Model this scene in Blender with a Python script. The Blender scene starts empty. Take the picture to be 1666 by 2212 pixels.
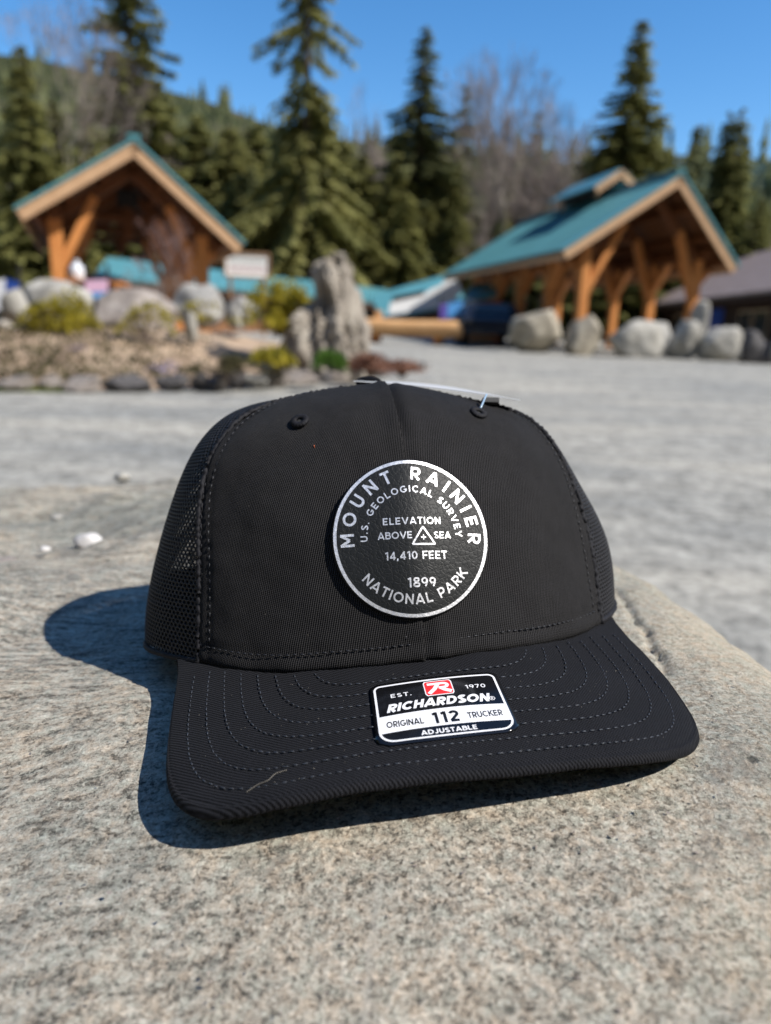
import bpy, bmesh, math, random
import numpy as np
from mathutils import Vector, noise as mnoise

random.seed(7)
RNG = np.random.default_rng(11)
SC = bpy.context.scene
COL = SC.collection
PI = math.pi

# ------------------------------------------------------------------ camera, sky, sun
CAM_H = 0.65                       # metres above the gravel
PITCH, ROLL = math.radians(13.8), math.radians(2.0)
CAM = np.array([0.0, 0.0, CAM_H])
FWD = np.array([0, math.cos(PITCH), -math.sin(PITCH)])
_U = np.array([0, math.sin(PITCH), math.cos(PITCH)])
_R = np.array([1.0, 0, 0])
RGT = math.cos(ROLL) * _R + math.sin(ROLL) * _U
UPV = -math.sin(ROLL) * _R + math.cos(ROLL) * _U
FPX, PCX, PCY = 1598.6, 833.0, 1106.0          # the photograph read as a 1666 x 2212 picture

cam_data = bpy.data.cameras.new('camera')
cam_data.sensor_width = 9.42
cam_data.lens = 6.81
cam_data.clip_start = 0.02
cam_data.clip_end = 3000
cam_data.dof.use_dof = True
cam_data.dof.focus_distance = 0.262
cam_data.dof.aperture_fstop = 2.0
cam = bpy.data.objects.new('camera', cam_data)
COL.objects.link(cam)
from mathutils import Matrix
cam.matrix_world = Matrix(((RGT[0], UPV[0], -FWD[0], CAM[0]), (RGT[1], UPV[1], -FWD[1], CAM[1]),
                           (RGT[2], UPV[2], -FWD[2], CAM[2]), (0, 0, 0, 1)))
SC.camera = cam

SUN = Vector((0.90, -0.36, 1.0)).normalized()
sun_el = math.asin(SUN.z)
sun_rot = math.atan2(SUN.x, SUN.y)
world = bpy.data.worlds.new('World')
SC.world = world
world.use_nodes = True
wn, wl = world.node_tree.nodes, world.node_tree.links
sky = wn.new('ShaderNodeTexSky')
sky.sky_type = 'NISHITA'
sky.sun_disc = False
sky.sun_elevation = sun_el
sky.sun_rotation = sun_rot
sky.altitude = 600
sky.air_density = 1.0
sky.dust_density = 0.4
sky.ozone_density = 2.5
hs = wn.new('ShaderNodeHueSaturation')
hs.inputs['Saturation'].default_value = 1.30
hs.inputs['Value'].default_value = 1.08
wl.new(sky.outputs[0], hs.inputs['Color'])
wl.new(hs.outputs[0], wn['Background'].inputs[0])
wn['Background'].inputs[1].default_value = 0.132

sun_data = bpy.data.lights.new('sun', 'SUN')
sun_data.energy = 5.0
sun_data.angle = math.radians(0.53)
sun_data.color = (1.0, 0.95, 0.87)
sun = bpy.data.objects.new('sun', sun_data)
COL.objects.link(sun)
sun.rotation_euler = SUN.to_track_quat('Z', 'Y').to_euler()
sun.location = (30, -10, 40)

SC.view_settings.view_transform = 'Standard'
SC.view_settings.look = 'None'
SC.view_settings.exposure = 0.40
SC.view_settings.gamma = 1.0
SC.view_settings.use_curve_mapping = False
SC.cycles.max_bounces = 6
SC.cycles.diffuse_bounces = 3
SC.cycles.glossy_bounces = 3
SC.cycles.transparent_max_bounces = 8
SC.cycles.use_denoising = True

# ------------------------------------------------------------------ reading places off the photograph
def ray(px, py):
    d = FWD + RGT * (px - PCX) / FPX - UPV * (py - PCY) / FPX
    return d / np.linalg.norm(d)
def at_y(px, py, Y):
    d = ray(px, py)
    return CAM + d * (Y / d[1])
def at_z(px, py, z):
    d = ray(px, py)
    return CAM + d * ((z - CAM_H) / d[2])
def at_plane(px, py, p0, n):
    d = ray(px, py)
    return CAM + d * (np.dot(np.asarray(p0) - CAM, n) / np.dot(d, n))
def along(p0, dr, px, py):
    """how far from p0 along dr the line passes closest to the sight line through (px, py)"""
    d = ray(px, py)
    w = np.asarray(p0) - CAM
    a, b, c = np.dot(dr, dr), np.dot(dr, d), np.dot(d, d)
    return (b * np.dot(d, w) - c * np.dot(dr, w)) / (a * c - b * b)

# ------------------------------------------------------------------ materials
def new_mat(name):
    m = bpy.data.materials.new(name)
    m.use_nodes = True
    nt = m.node_tree
    return m, nt.nodes, nt.links, nt.nodes['Principled BSDF']
def ramp(n, stops):
    r = n.new('ShaderNodeValToRGB')
    e = r.color_ramp.elements
    while len(e) > 1: e.remove(e[-1])
    for i, (p, c) in enumerate(stops):
        x = e[0] if i == 0 else e.new(p)
        x.position = p
        x.color = (c[0], c[1], c[2], 1)
    return r
def noise_tex(n, l, scale, detail=4, rough=0.6, vec=None, dist=0.0):
    t = n.new('ShaderNodeTexNoise')
    t.inputs['Scale'].default_value = scale
    t.inputs['Detail'].default_value = detail
    t.inputs['Roughness'].default_value = rough
    t.inputs['Distortion'].default_value = dist
    if vec is not None: l.new(vec, t.inputs['Vector'])
    return t
def coords(n, l, kind='Object', scale=(1, 1, 1), rot=(0, 0, 0)):
    c = n.new('ShaderNodeTexCoord')
    m = n.new('ShaderNodeMapping')
    m.inputs['Scale'].default_value = scale
    m.inputs['Rotation'].default_value = rot
    l.new(c.outputs[kind], m.inputs['Vector'])
    return m.outputs[0]
def bump(n, l, b, height, strength, distance):
    k = n.new('ShaderNodeBump')
    k.inputs['Strength'].default_value = strength
    k.inputs['Distance'].default_value = distance
    l.new(height, k.inputs['Height'])
    l.new(k.outputs[0], b.inputs['Normal'])
    return k
def mixc(n, l, fac, a, b, mode='MIX'):
    m = n.new('ShaderNodeMix')
    m.data_type = 'RGBA'
    m.blend_type = mode
    for v, s in ((fac, m.inputs[0]), (a, m.inputs[6]), (b, m.inputs[7])):
        if hasattr(v, 'links'): l.new(v, s)
        elif isinstance(v, (int, float)): s.default_value = v
        else: s.default_value = (v[0], v[1], v[2], 1)
    return m.outputs[2]
def mathn(n, l, op, a, b=0.0):
    m = n.new('ShaderNodeMath')
    m.operation = op
    for v, s in ((a, m.inputs[0]), (b, m.inputs[1])):
        if hasattr(v, 'links'): l.new(v, s)
        else: s.default_value = v
    return m.outputs[0]

def mottled(name, stops, scale, rough=0.8, bump_s=0.0, bump_d=0.01, detail=6, spec=0.3, stretch=(1, 1, 1), rot=(0, 0, 0)):
    m, n, l, b = new_mat(name)
    v = coords(n, l, 'Object', stretch, rot)
    t = noise_tex(n, l, scale, detail, 0.65, v)
    r = ramp(n, stops)
    l.new(t.outputs['Fac'], r.inputs[0])
    l.new(r.outputs[0], b.inputs['Base Color'])
    b.inputs['Roughness'].default_value = rough
    b.inputs['Specular IOR Level'].default_value = spec
    if bump_s: bump(n, l, b, t.outputs['Fac'], bump_s, bump_d)
    return m
def plain(name, col, rough=0.6, metal=0.0, spec=0.4, var=0.12, scale=8.0):
    m, n, l, b = new_mat(name)
    v = coords(n, l)
    t = noise_tex(n, l, scale, 4, 0.6, v)
    lo = tuple(c * (1 - var) for c in col); hi = tuple(min(1, c * (1 + var)) for c in col)
    r = ramp(n, [(0.3, lo), (0.7, hi)])
    l.new(t.outputs['Fac'], r.inputs[0])
    l.new(r.outputs[0], b.inputs['Base Color'])
    b.inputs['Roughness'].default_value = rough
    b.inputs['Metallic'].default_value = metal
    b.inputs['Specular IOR Level'].default_value = spec
    return m

def cloth_mat(name, dark, light, period, angle, rough=0.75, sheen=0.015, slub=0.28, cross=0.30):
    """black twill: fine diagonal ribs carried by the UV map, which is in metres"""
    m, n, l, b = new_mat(name)
    uv = coords(n, l, 'UV', (1, 1, 1), (0, 0, angle))
    w = n.new('ShaderNodeTexWave')
    w.wave_type = 'BANDS'; w.bands_direction = 'X'
    w.inputs['Scale'].default_value = 2 * PI / (20 * period) * 1.0
    w.inputs['Distortion'].default_value = 0.6
    w.inputs['Detail'].default_value = 2
    w.inputs['Detail Scale'].default_value = 0.6
    l.new(uv, w.inputs['Vector'])
    w2 = n.new('ShaderNodeTexWave')
    w2.wave_type = 'BANDS'; w2.bands_direction = 'Y'
    w2.inputs['Scale'].default_value = 2 * PI / (20 * period * 0.8)
    w2.inputs['Distortion'].default_value = 0.6
    l.new(uv, w2.inputs['Vector'])
    g = noise_tex(n, l, 1400, 3, 0.7, uv)
    big = noise_tex(n, l, 55, 4, 0.6, uv)
    weave = mathn(n, l, 'ADD', mathn(n, l, 'MULTIPLY', w.outputs['Fac'], 1 - cross), mathn(n, l, 'MULTIPLY', w2.outputs['Fac'], cross))
    f = mathn(n, l, 'ADD', mathn(n, l, 'MULTIPLY', weave, 1 - slub), mathn(n, l, 'MULTIPLY', g.outputs['Fac'], slub))
    r = ramp(n, [(0.34, dark), (0.66, light)])
    l.new(f, r.inputs[0])
    c = mixc(n, l, mathn(n, l, 'MULTIPLY', big.outputs['Fac'], 0.45), r.outputs[0], dark)
    l.new(c, b.inputs['Base Color'])
    b.inputs['Roughness'].default_value = rough
    b.inputs['Specular IOR Level'].default_value = 0.07
    b.inputs['Sheen Weight'].default_value = sheen
    b.inputs['Sheen Roughness'].default_value = 0.5
    bump(n, l, b, f, 0.8, 0.0005)
    return m

M = {}
M['twill_left'] = cloth_mat('black_twill', (0.002, 0.002, 0.0024), (0.047, 0.0455, 0.047), 0.00082, math.radians(14))
M['twill_bill'] = cloth_mat('black_bill_twill', (0.003, 0.003, 0.0035), (0.024, 0.0245, 0.029), 0.0009, math.radians(-50), slub=0.5)
M['netting'] = plain('black_netting', (0.016, 0.016, 0.019), 0.6, 0, 0.22, 0.3, 300)
M['netting_edge'] = plain('black_binding', (0.012, 0.012, 0.015), 0.7, 0, 0.2, 0.4, 600)
M['thread'] = plain('black_thread', (0.012, 0.013, 0.017), 0.45, 0, 0.5, 0.4, 900)
M['bill_thread'] = plain('grey_thread', (0.034, 0.039, 0.050), 0.45, 0, 0.5, 0.4, 500)
M['lining'] = plain('dark_lining', (0.02, 0.02, 0.02), 0.9)
M['underbill'] = cloth_mat('underbill_twill', (0.02, 0.02, 0.02), (0.06, 0.055, 0.05), 0.0009, 0.6)
def leather():
    m, n, l, b = new_mat('black_leather')
    v = coords(n, l)
    vo = n.new('ShaderNodeTexVoronoi'); vo.feature = 'DISTANCE_TO_EDGE'
    vo.inputs['Scale'].default_value = 520
    d = noise_tex(n, l, 240, 4, 0.6, v)
    vv = mixc(n, l, 0.004, v, d.outputs['Color'])
    l.new(vv, vo.inputs['Vector'])
    b.inputs['Base Color'].default_value = (0.006, 0.007, 0.0075, 1)
    b.inputs['Roughness'].default_value = 0.50
    b.inputs['Specular IOR Level'].default_value = 0.30
    h = mathn(n, l, 'ADD', mathn(n, l, 'MINIMUM', mathn(n, l, 'MULTIPLY', vo.outputs['Distance'], 3.0), 0.5), mathn(n, l, 'MULTIPLY', d.outputs['Fac'], 0.6))
    bump(n, l, b, h, 0.35, 0.0003)
    return m
M['leather'] = leather()
def foil():
    m, n, l, b = new_mat('silver_foil')
    v = coords(n, l)
    g = noise_tex(n, l, 900, 3, 0.7, v)
    r = ramp(n, [(0.3, (0.55, 0.55, 0.57)), (0.7, (0.95, 0.95, 0.96))])
    l.new(g.outputs['Fac'], r.inputs[0]); l.new(r.outputs[0], b.inputs['Base Color'])
    b.inputs['Metallic'].default_value = 0.7
    b.inputs['Roughness'].default_value = 0.40
    bump(n, l, b, g.outputs['Fac'], 0.5, 0.0003)
    return m
M['foil'] = foil()
M['sticker_black'] = plain('sticker_black', (0.006, 0.006, 0.007), 0.12, 0, 0.5)
M['sticker_white'] = plain('sticker_white', (0.78, 0.78, 0.80), 0.3, 0, 0.4, 0.03)
M['sticker_red'] = plain('sticker_red', (0.72, 0.025, 0.03), 0.3, 0, 0.4, 0.03)
M['card'] = plain('white_card', (0.75, 0.76, 0.78), 0.25, 0, 0.5, 0.05)
M['clear_plastic'] = plain('pale_blue_plastic', (0.30, 0.42, 0.55), 0.2, 0, 0.6, 0.1)
M['grey_plastic'] = plain('grey_plastic', (0.11, 0.11, 0.11), 0.35)
M['fibre'] = plain('pale_fibre', (0.16, 0.145, 0.12), 0.8)
M['orange_fibre'] = plain('orange_fibre', (0.45, 0.10, 0.03), 0.8)

def stone_mat():
    m, n, l, b = new_mat('speckled_boulder')
    v = coords(n, l, 'Object')
    warp = noise_tex(n, l, 9, 3, 0.5, v)
    vs = n.new('ShaderNodeVectorMath'); vs.operation = 'MULTIPLY_ADD'
    vs.inputs[1].default_value = (0.05, 0.05, 0.05)
    l.new(warp.outputs['Color'], vs.inputs[0]); l.new(v, vs.inputs[2])
    mp = n.new('ShaderNodeMapping')
    mp.inputs['Rotation'].default_value = (0, 0, math.radians(-28))
    mp.inputs['Scale'].default_value = (55, 260, 120)
    l.new(vs.outputs[0], mp.inputs['Vector'])
    streak = noise_tex(n, l, 1.0, 7, 0.68, mp.outputs[0])
    speck = noise_tex(n, l, 400, 6, 0.75, v)
    speck2 = noise_tex(n, l, 135, 6, 0.66, v)
    patch = noise_tex(n, l, 7, 4, 0.55, v)
    # streaks on the left half, plain speckle on the right
    sx = n.new('ShaderNodeSeparateXYZ'); l.new(v, sx.inputs[0])
    mr = n.new('ShaderNodeMapRange'); mr.inputs['From Min'].default_value = 0.06; mr.inputs['From Max'].default_value = -0.09
    l.new(mathn(n, l, 'ADD', sx.outputs[0], mathn(n, l, 'MULTIPLY', mathn(n, l, 'SUBTRACT', patch.outputs['Fac'], 0.5), 0.25)), mr.inputs['Value'])
    # crystals: irregular cells of two sizes, each with its own tone
    jit = n.new('ShaderNodeVectorMath'); jit.operation = 'MULTIPLY_ADD'
    jn = noise_tex(n, l, 700, 3, 0.6, v)
    jit.inputs[1].default_value = (0.0022, 0.0022, 0.0022)
    l.new(jn.outputs['Color'], jit.inputs[0]); l.new(v, jit.inputs[2])
    cells = []
    for sc in (800, 1600):
        vo = n.new('ShaderNodeTexVoronoi'); vo.inputs['Scale'].default_value = sc
        l.new(jit.outputs[0], vo.inputs['Vector'])
        sp = n.new('ShaderNodeSeparateColor'); l.new(vo.outputs['Color'], sp.inputs[0])
        cells.append(sp.outputs[0])
    grain = mathn(n, l, 'ADD', mathn(n, l, 'MULTIPLY', cells[0], 0.15), mathn(n, l, 'MULTIPLY', cells[1], 0.12))
    sp8 = mathn(n, l, 'ADD', mathn(n, l, 'MULTIPLY', speck.outputs['Fac'], 0.40), grain)
    body = mathn(n, l, 'ADD', sp8, mathn(n, l, 'MULTIPLY', mathn(n, l, 'ADD', mathn(n, l, 'MULTIPLY', speck2.outputs['Fac'], 0.45), mathn(n, l, 'MULTIPLY', streak.outputs['Fac'], 0.55)), 0.36))
    body2 = mathn(n, l, 'ADD', mathn(n, l, 'MULTIPLY', sp8, 0.62), mathn(n, l, 'MULTIPLY', streak.outputs['Fac'], 0.58))
    mx = n.new('ShaderNodeMix'); mx.data_type = 'FLOAT'
    l.new(mr.outputs[0], mx.inputs[0]); l.new(body, mx.inputs[2]); l.new(body2, mx.inputs[3])
    f = mx.outputs[0]
    r = ramp(n, [(0.37, (0.055, 0.051, 0.046)), (0.435, (0.165, 0.153, 0.133)), (0.49, (0.315, 0.295, 0.258)), (0.56, (0.425, 0.400, 0.353)), (0.64, (0.58, 0.555, 0.50))])
    l.new(f, r.inputs[0])
    # warm and greenish lichen tints
    t1 = ramp(n, [(0.36, (0.78, 0.81, 0.79)), (0.50, (1.0, 0.99, 0.95)), (0.62, (1.14, 1.08, 0.99))])
    l.new(patch.outputs['Fac'], t1.inputs[0])
    c = mixc(n, l, 1.0, r.outputs[0], t1.outputs[0], 'MULTIPLY')
    lich = noise_tex(n, l, 24, 6, 0.65, v, 0.4)
    lm = ramp(n, [(0.60, (0, 0, 0)), (0.66, (1, 1, 1))])
    l.new(lich.outputs['Fac'], lm.inputs[0])
    c2 = mixc(n, l, mathn(n, l, 'MULTIPLY', lm.outputs[0], 0.45), c, (0.12, 0.115, 0.11))
    rx = n.new('ShaderNodeMapRange'); rx.inputs['From Min'].default_value = 0.10; rx.inputs['From Max'].default_value = 0.22
    l.new(mathn(n, l, 'ADD', sx.outputs[0], mathn(n, l, 'MULTIPLY', mathn(n, l, 'SUBTRACT', patch.outputs['Fac'], 0.5), 0.2)), rx.inputs['Value'])
    c3 = mixc(n, l, mathn(n, l, 'MULTIPLY', rx.outputs[0], 0.55), c2, (0.52, 0.45, 0.33))
    hue = noise_tex(n, l, 240, 3, 0.6, v)
    hr = ramp(n, [(0.36, (0.93, 0.99, 1.0)), (0.5, (1, 1, 1)), (0.66, (1.06, 0.98, 0.92))])
    l.new(hue.outputs['Fac'], hr.inputs[0])
    c4 = mixc(n, l, 1.0, c3, hr.outputs[0], 'MULTIPLY')
    # small dark pits
    pv = n.new('ShaderNodeTexVoronoi'); pv.inputs['Scale'].default_value = 75
    l.new(jit.outputs[0], pv.inputs['Vector'])
    pm = n.new('ShaderNodeMapRange'); pm.inputs['From Min'].default_value = 0.17; pm.inputs['From Max'].default_value = 0.09
    l.new(pv.outputs['Distance'], pm.inputs['Value'])
    psel = n.new('ShaderNodeMapRange'); psel.inputs['From Min'].default_value = 0.52; psel.inputs['From Max'].default_value = 0.62
    l.new(lich.outputs['Fac'], psel.inputs['Value'])
    pit = mathn(n, l, 'MULTIPLY', pm.outputs[0], psel.outputs[0])
    c4 = mixc(n, l, mathn(n, l, 'MULTIPLY', pit, 0.8), c4, (0.05, 0.048, 0.04))
    f = mathn(n, l, 'SUBTRACT', f, mathn(n, l, 'MULTIPLY', pit, 0.35))
    # a long pale scratch running towards the camera
    g0, g1 = at_z(822, 1850, CAM_H - 0.145), at_z(786, 2190, CAM_H - 0.152)
    dx, dy = g1[0] - g0[0], g1[1] - g0[1]; L2 = math.hypot(dx, dy); nx, ny = -dy / L2, dx / L2
    k0 = nx * (g0[0] + 0.03) + ny * (g0[1] - 0.33)
    dl = mathn(n, l, 'ADD', mathn(n, l, 'MULTIPLY', sx.outputs[0], nx), mathn(n, l, 'MULTIPLY', sx.outputs[1], ny))
    dl = mathn(n, l, 'ADD', dl, mathn(n, l, 'MULTIPLY', mathn(n, l, 'SUBTRACT', speck2.outputs['Fac'], 0.5), 0.004))
    dl = mathn(n, l, 'ABSOLUTE', mathn(n, l, 'SUBTRACT', dl, k0))
    sm = n.new('ShaderNodeMapRange'); sm.inputs['From Min'].default_value = 0.0019; sm.inputs['From Max'].default_value = 0.0003
    l.new(dl, sm.inputs['Value'])
    ym = n.new('ShaderNodeMapRange'); ym.inputs['From Min'].default_value = g0[1] - 0.33 + 0.008; ym.inputs['From Max'].default_value = g0[1] - 0.33 - 0.008
    l.new(sx.outputs[1], ym.inputs['Value'])
    c4 = mixc(n, l, mathn(n, l, 'MULTIPLY', mathn(n, l, 'MULTIPLY', sm.outputs[0], ym.outputs[0]), 0.45), c4, (0.47, 0.44, 0.38))
    l.new(c4, b.inputs['Base Color'])
    b.inputs['Roughness'].default_value = 0.85
    b.inputs['Specular IOR Level'].default_value = 0.3
    bump(n, l, b, f, 0.9, 0.0030)
    return m
M['stone'] = stone_mat()
def gravel_mat():
    m, n, l, b = new_mat('pale_gravel')
    v = coords(n, l)
    a = noise_tex(n, l, 26, 6, 0.75, v)
    v2 = coords(n, l, 'Object', (0.35, 1.6, 1))
    band = noise_tex(n, l, 0.9, 4, 0.55, v2)
    r = ramp(n, [(0.36, (0.115, 0.113, 0.106)), (0.5, (0.315, 0.309, 0.284)), (0.64, (0.53, 0.517, 0.478))])
    l.new(a.outputs['Fac'], r.inputs[0])
    blot = noise_tex(n, l, 5.5, 5, 0.7, v)
    a2 = mathn(n, l, 'ADD', mathn(n, l, 'MULTIPLY', a.outputs['Fac'], 0.6), mathn(n, l, 'MULTIPLY', blot.outputs['Fac'], 0.4))
    l.new(a2, r.inputs[0])
    r2 = ramp(n, [(0.35, (0.74, 0.755, 0.77)), (0.65, (1.16, 1.12, 1.06))])
    l.new(band.outputs['Fac'], r2.inputs[0])
    l.new(mixc(n, l, 1.0, r.outputs[0], r2.outputs[0], 'MULTIPLY'), b.inputs['Base Color'])
    b.inputs['Roughness'].default_value = 0.9
    b.inputs['Specular IOR Level'].default_value = 0.2
    bump(n, l, b, a.outputs['Fac'], 0.5, 0.02)
    return m
M['gravel'] = gravel_mat()
M['pale_pebble'] = mottled('pale_pebble', [(0.3, (0.34, 0.32, 0.31)), (0.55, (0.60, 0.58, 0.57)), (0.7, (0.68, 0.66, 0.65))], 90, 0.7)
M['grey_rock'] = mottled('grey_rock', [(0.30, (0.15, 0.145, 0.14)), (0.5, (0.33, 0.32, 0.30)), (0.7, (0.50, 0.49, 0.46))], 3.0, 0.9, 0.7, 0.05)
M['pale_rock'] = mottled('pale_rock', [(0.30, (0.20, 0.19, 0.17)), (0.5, (0.36, 0.345, 0.31)), (0.7, (0.52, 0.50, 0.46))], 2.5, 0.9, 0.6, 0.05)
M['brown_rock'] = mottled('brown_rock', [(0.30, (0.13, 0.11, 0.10)), (0.5, (0.27, 0.235, 0.21)), (0.7, (0.44, 0.40, 0.37))], 3.5, 0.9, 0.8, 0.06)
M['tan_rock'] = mottled('tan_rock', [(0.30, (0.14, 0.12, 0.10)), (0.48, (0.30, 0.265, 0.225)), (0.7, (0.46, 0.42, 0.36))], 2.2, 0.9, 0.9, 0.07, stretch=(2.2, 2.2, 0.7))
M['sand_rock'] = mottled('sand_rock', [(0.30, (0.17, 0.15, 0.115)), (0.5, (0.34, 0.305, 0.245)), (0.7, (0.48, 0.44, 0.36))], 2.6, 0.9, 0.7, 0.05)
M['dark_rock'] = mottled('dark_rock', [(0.30, (0.04, 0.04, 0.042)), (0.7, (0.14, 0.13, 0.13))], 3.0, 0.85, 0.6, 0.05)
M['soil'] = mottled('garden_soil', [(0.30, (0.12, 0.085, 0.06)), (0.48, (0.34, 0.245, 0.17)), (0.62, (0.44, 0.335, 0.24)), (0.75, (0.27, 0.25, 0.11))], 2.6, 0.95, 0.6, 0.05)
M['timber'] = mottled('honey_timber', [(0.3, (0.46, 0.165, 0.045)), (0.7, (0.66, 0.29, 0.09))], 3.0, 0.55, 0, spec=0.35, stretch=(6, 6, 0.6))
M['timber_shaded'] = mottled('shaded_timber', [(0.3, (0.10, 0.036, 0.012)), (0.7, (0.17, 0.062, 0.022))], 3.0, 0.6, 0, stretch=(6, 6, 0.6))  # timber copy darkened: shade under the roofs put into the colour
M['timber_face'] = mottled('pale_fascia_board', [(0.3, (0.42, 0.26, 0.145)), (0.7, (0.58, 0.38, 0.23))], 3.0, 0.6, 0, stretch=(1, 4, 4))
M['log'] = mottled('peeled_log', [(0.3, (0.52, 0.27, 0.11)), (0.7, (0.70, 0.42, 0.20))], 2.0, 0.6, 0, stretch=(0.6, 6, 6))
M['soffit'] = mottled('planked_soffit', [(0.3, (0.08, 0.030, 0.011)), (0.7, (0.15, 0.058, 0.020))], 2.0, 0.6, 0, stretch=(1, 9, 1))  # planks darkened in colour so the roof underside reads as shaded
M['dark_steel'] = plain('dark_steel', (0.02, 0.02, 0.022), 0.6)
M['teal_roof'] = plain('teal_metal_roof', (0.085, 0.255, 0.29), 0.38, 0.0, 0.6, 0.10, 0.8)
M['brown_roof'] = plain('brown_shingle_roof', (0.29, 0.225, 0.205), 0.8, 0, 0.2, 0.15, 1.5)
M['brown_wall'] = plain('dark_brown_wall', (0.055, 0.030, 0.020), 0.8, 0, 0.2, 0.25, 2)
M['log_wall'] = mottled('log_wall', [(0.3, (0.14, 0.065, 0.03)), (0.7, (0.26, 0.13, 0.065))], 2.0, 0.8, stretch=(0.5, 0.5, 6))
M['glass'] = plain('dark_glass', (0.03, 0.035, 0.04), 0.08, 0, 0.6)
M['blue_paint'] = plain('blue_paint', (0.02, 0.07, 0.33), 0.5)
M['navy_paint'] = plain('navy_car_paint', (0.010, 0.013, 0.024), 0.25, 0.0, 0.6)
M['chrome'] = plain('chrome', (0.7, 0.7, 0.72), 0.15, 0.9)
M['rubber'] = plain('rubber', (0.015, 0.015, 0.015), 0.9)
M['sign_white'] = plain('sign_white', (0.80, 0.80, 0.79), 0.5, 0, 0.3, 0.03)
M['sign_red'] = plain('sign_lettering', (0.28, 0.12, 0.12), 0.5)
M['sign_frame'] = plain('sign_frame', (0.22, 0.12, 0.06), 0.6)
M['banner_blue'] = plain('sky_blue_banner', (0.10, 0.36, 0.78), 0.6)
M['banner_violet'] = plain('violet_banner', (0.13, 0.09, 0.42), 0.6)
M['banner_pink'] = plain('pink_banner', (0.80, 0.52, 0.72), 0.6)
M['white_plastic'] = plain('white_plastic', (0.72, 0.76, 0.82), 0.4)

def leaf_mat(name, lo, hi, trans=0.55):
    m, n, l, b = new_mat(name)
    g = n.new('ShaderNodeNewGeometry')
    v = coords(n, l)
    t = noise_tex(n, l, 0.55, 4, 0.6, v)
    f = mathn(n, l, 'ADD', mathn(n, l, 'MULTIPLY', g.outputs['Random Per Island'], 0.5), mathn(n, l, 'MULTIPLY', t.outputs['Fac'], 0.6))
    r = ramp(n, [(0.25, lo), (0.85, hi)])
    l.new(f, r.inputs[0])
    l.new(r.outputs[0], b.inputs['Base Color'])
    b.inputs['Roughness'].default_value = 0.7
    b.inputs['Specular IOR Level'].default_value = 0.25
    tr = n.new('ShaderNodeBsdfTranslucent')           # thin leaves let light through
    l.new(r.outputs[0], tr.inputs['Color'])
    mx = n.new('ShaderNodeMixShader'); mx.inputs[0].default_value = trans
    l.new(b.outputs[0], mx.inputs[1]); l.new(tr.outputs[0], mx.inputs[2])
    l.new(mx.outputs[0], n['Material Output'].inputs['Surface'])
    return m
M['needles'] = leaf_mat('spruce_needles', (0.11, 0.115, 0.038), (0.38, 0.37, 0.13))
M['needles_light'] = leaf_mat('hemlock_needles', (0.15, 0.155, 0.052), (0.46, 0.44, 0.175))
M['needles_blue'] = leaf_mat('fir_needles', (0.085, 0.10, 0.05), (0.31, 0.32, 0.145))
M['bark'] = mottled('conifer_bark', [(0.3, (0.09, 0.065, 0.05)), (0.7, (0.20, 0.155, 0.125))], 3, 0.9)
M['pale_bark'] = mottled('alder_bark', [(0.3, (0.24, 0.21, 0.185)), (0.7, (0.44, 0.40, 0.36))], 3, 0.9)
M['twigs'] = mottled('bare_twigs', [(0.3, (0.19, 0.155, 0.135)), (0.7, (0.34, 0.28, 0.25))], 0.6, 0.9)
M['brush'] = leaf_mat('dry_brush', (0.075, 0.06, 0.045), (0.25, 0.205, 0.16))
M['yellow_leaves'] = leaf_mat('yellow_green_leaves', (0.16, 0.15, 0.02), (0.66, 0.55, 0.07))
M['green_leaves'] = leaf_mat('bright_green_leaves', (0.06, 0.13, 0.02), (0.17, 0.30, 0.06))
M['olive_leaves'] = leaf_mat('olive_ground_cover', (0.06, 0.055, 0.025), (0.18, 0.16, 0.08))
M['red_leaves'] = leaf_mat('russet_leaves', (0.18, 0.08, 0.05), (0.42, 0.24, 0.17))
M['lilac'] = leaf_mat('lilac_flowers', (0.25, 0.22, 0.42), (0.50, 0.46, 0.70))
M['grass'] = leaf_mat('verge_grass', (0.09, 0.12, 0.03), (0.24, 0.28, 0.07))
M['rose_twigs'] = mottled('rosy_twigs', [(0.3, (0.20, 0.12, 0.11)), (0.7, (0.36, 0.25, 0.23))], 0.6, 0.9)

def hill_mat(name, lo, mid, hi):
    m, n, l, b = new_mat(name)
    v = coords(n, l)
    t = noise_tex(n, l, 0.045, 8, 0.7, v)
    r = ramp(n, [(0.35, lo), (0.5, mid), (0.66, hi)])
    l.new(t.outputs['Fac'], r.inputs[0]); l.new(r.outputs[0], b.inputs['Base Color'])
    b.inputs['Roughness'].default_value = 1.0
    b.inputs['Specular IOR Level'].default_value = 0.0
    return m
M['hill'] = hill_mat('wooded_hillside', (0.022, 0.03, 0.016), (0.05, 0.055, 0.027), (0.10, 0.085, 0.06))
M['far_hill'] = hill_mat('far_wooded_ridge', (0.02, 0.035, 0.035), (0.035, 0.055, 0.05), (0.05, 0.07, 0.06))

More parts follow.
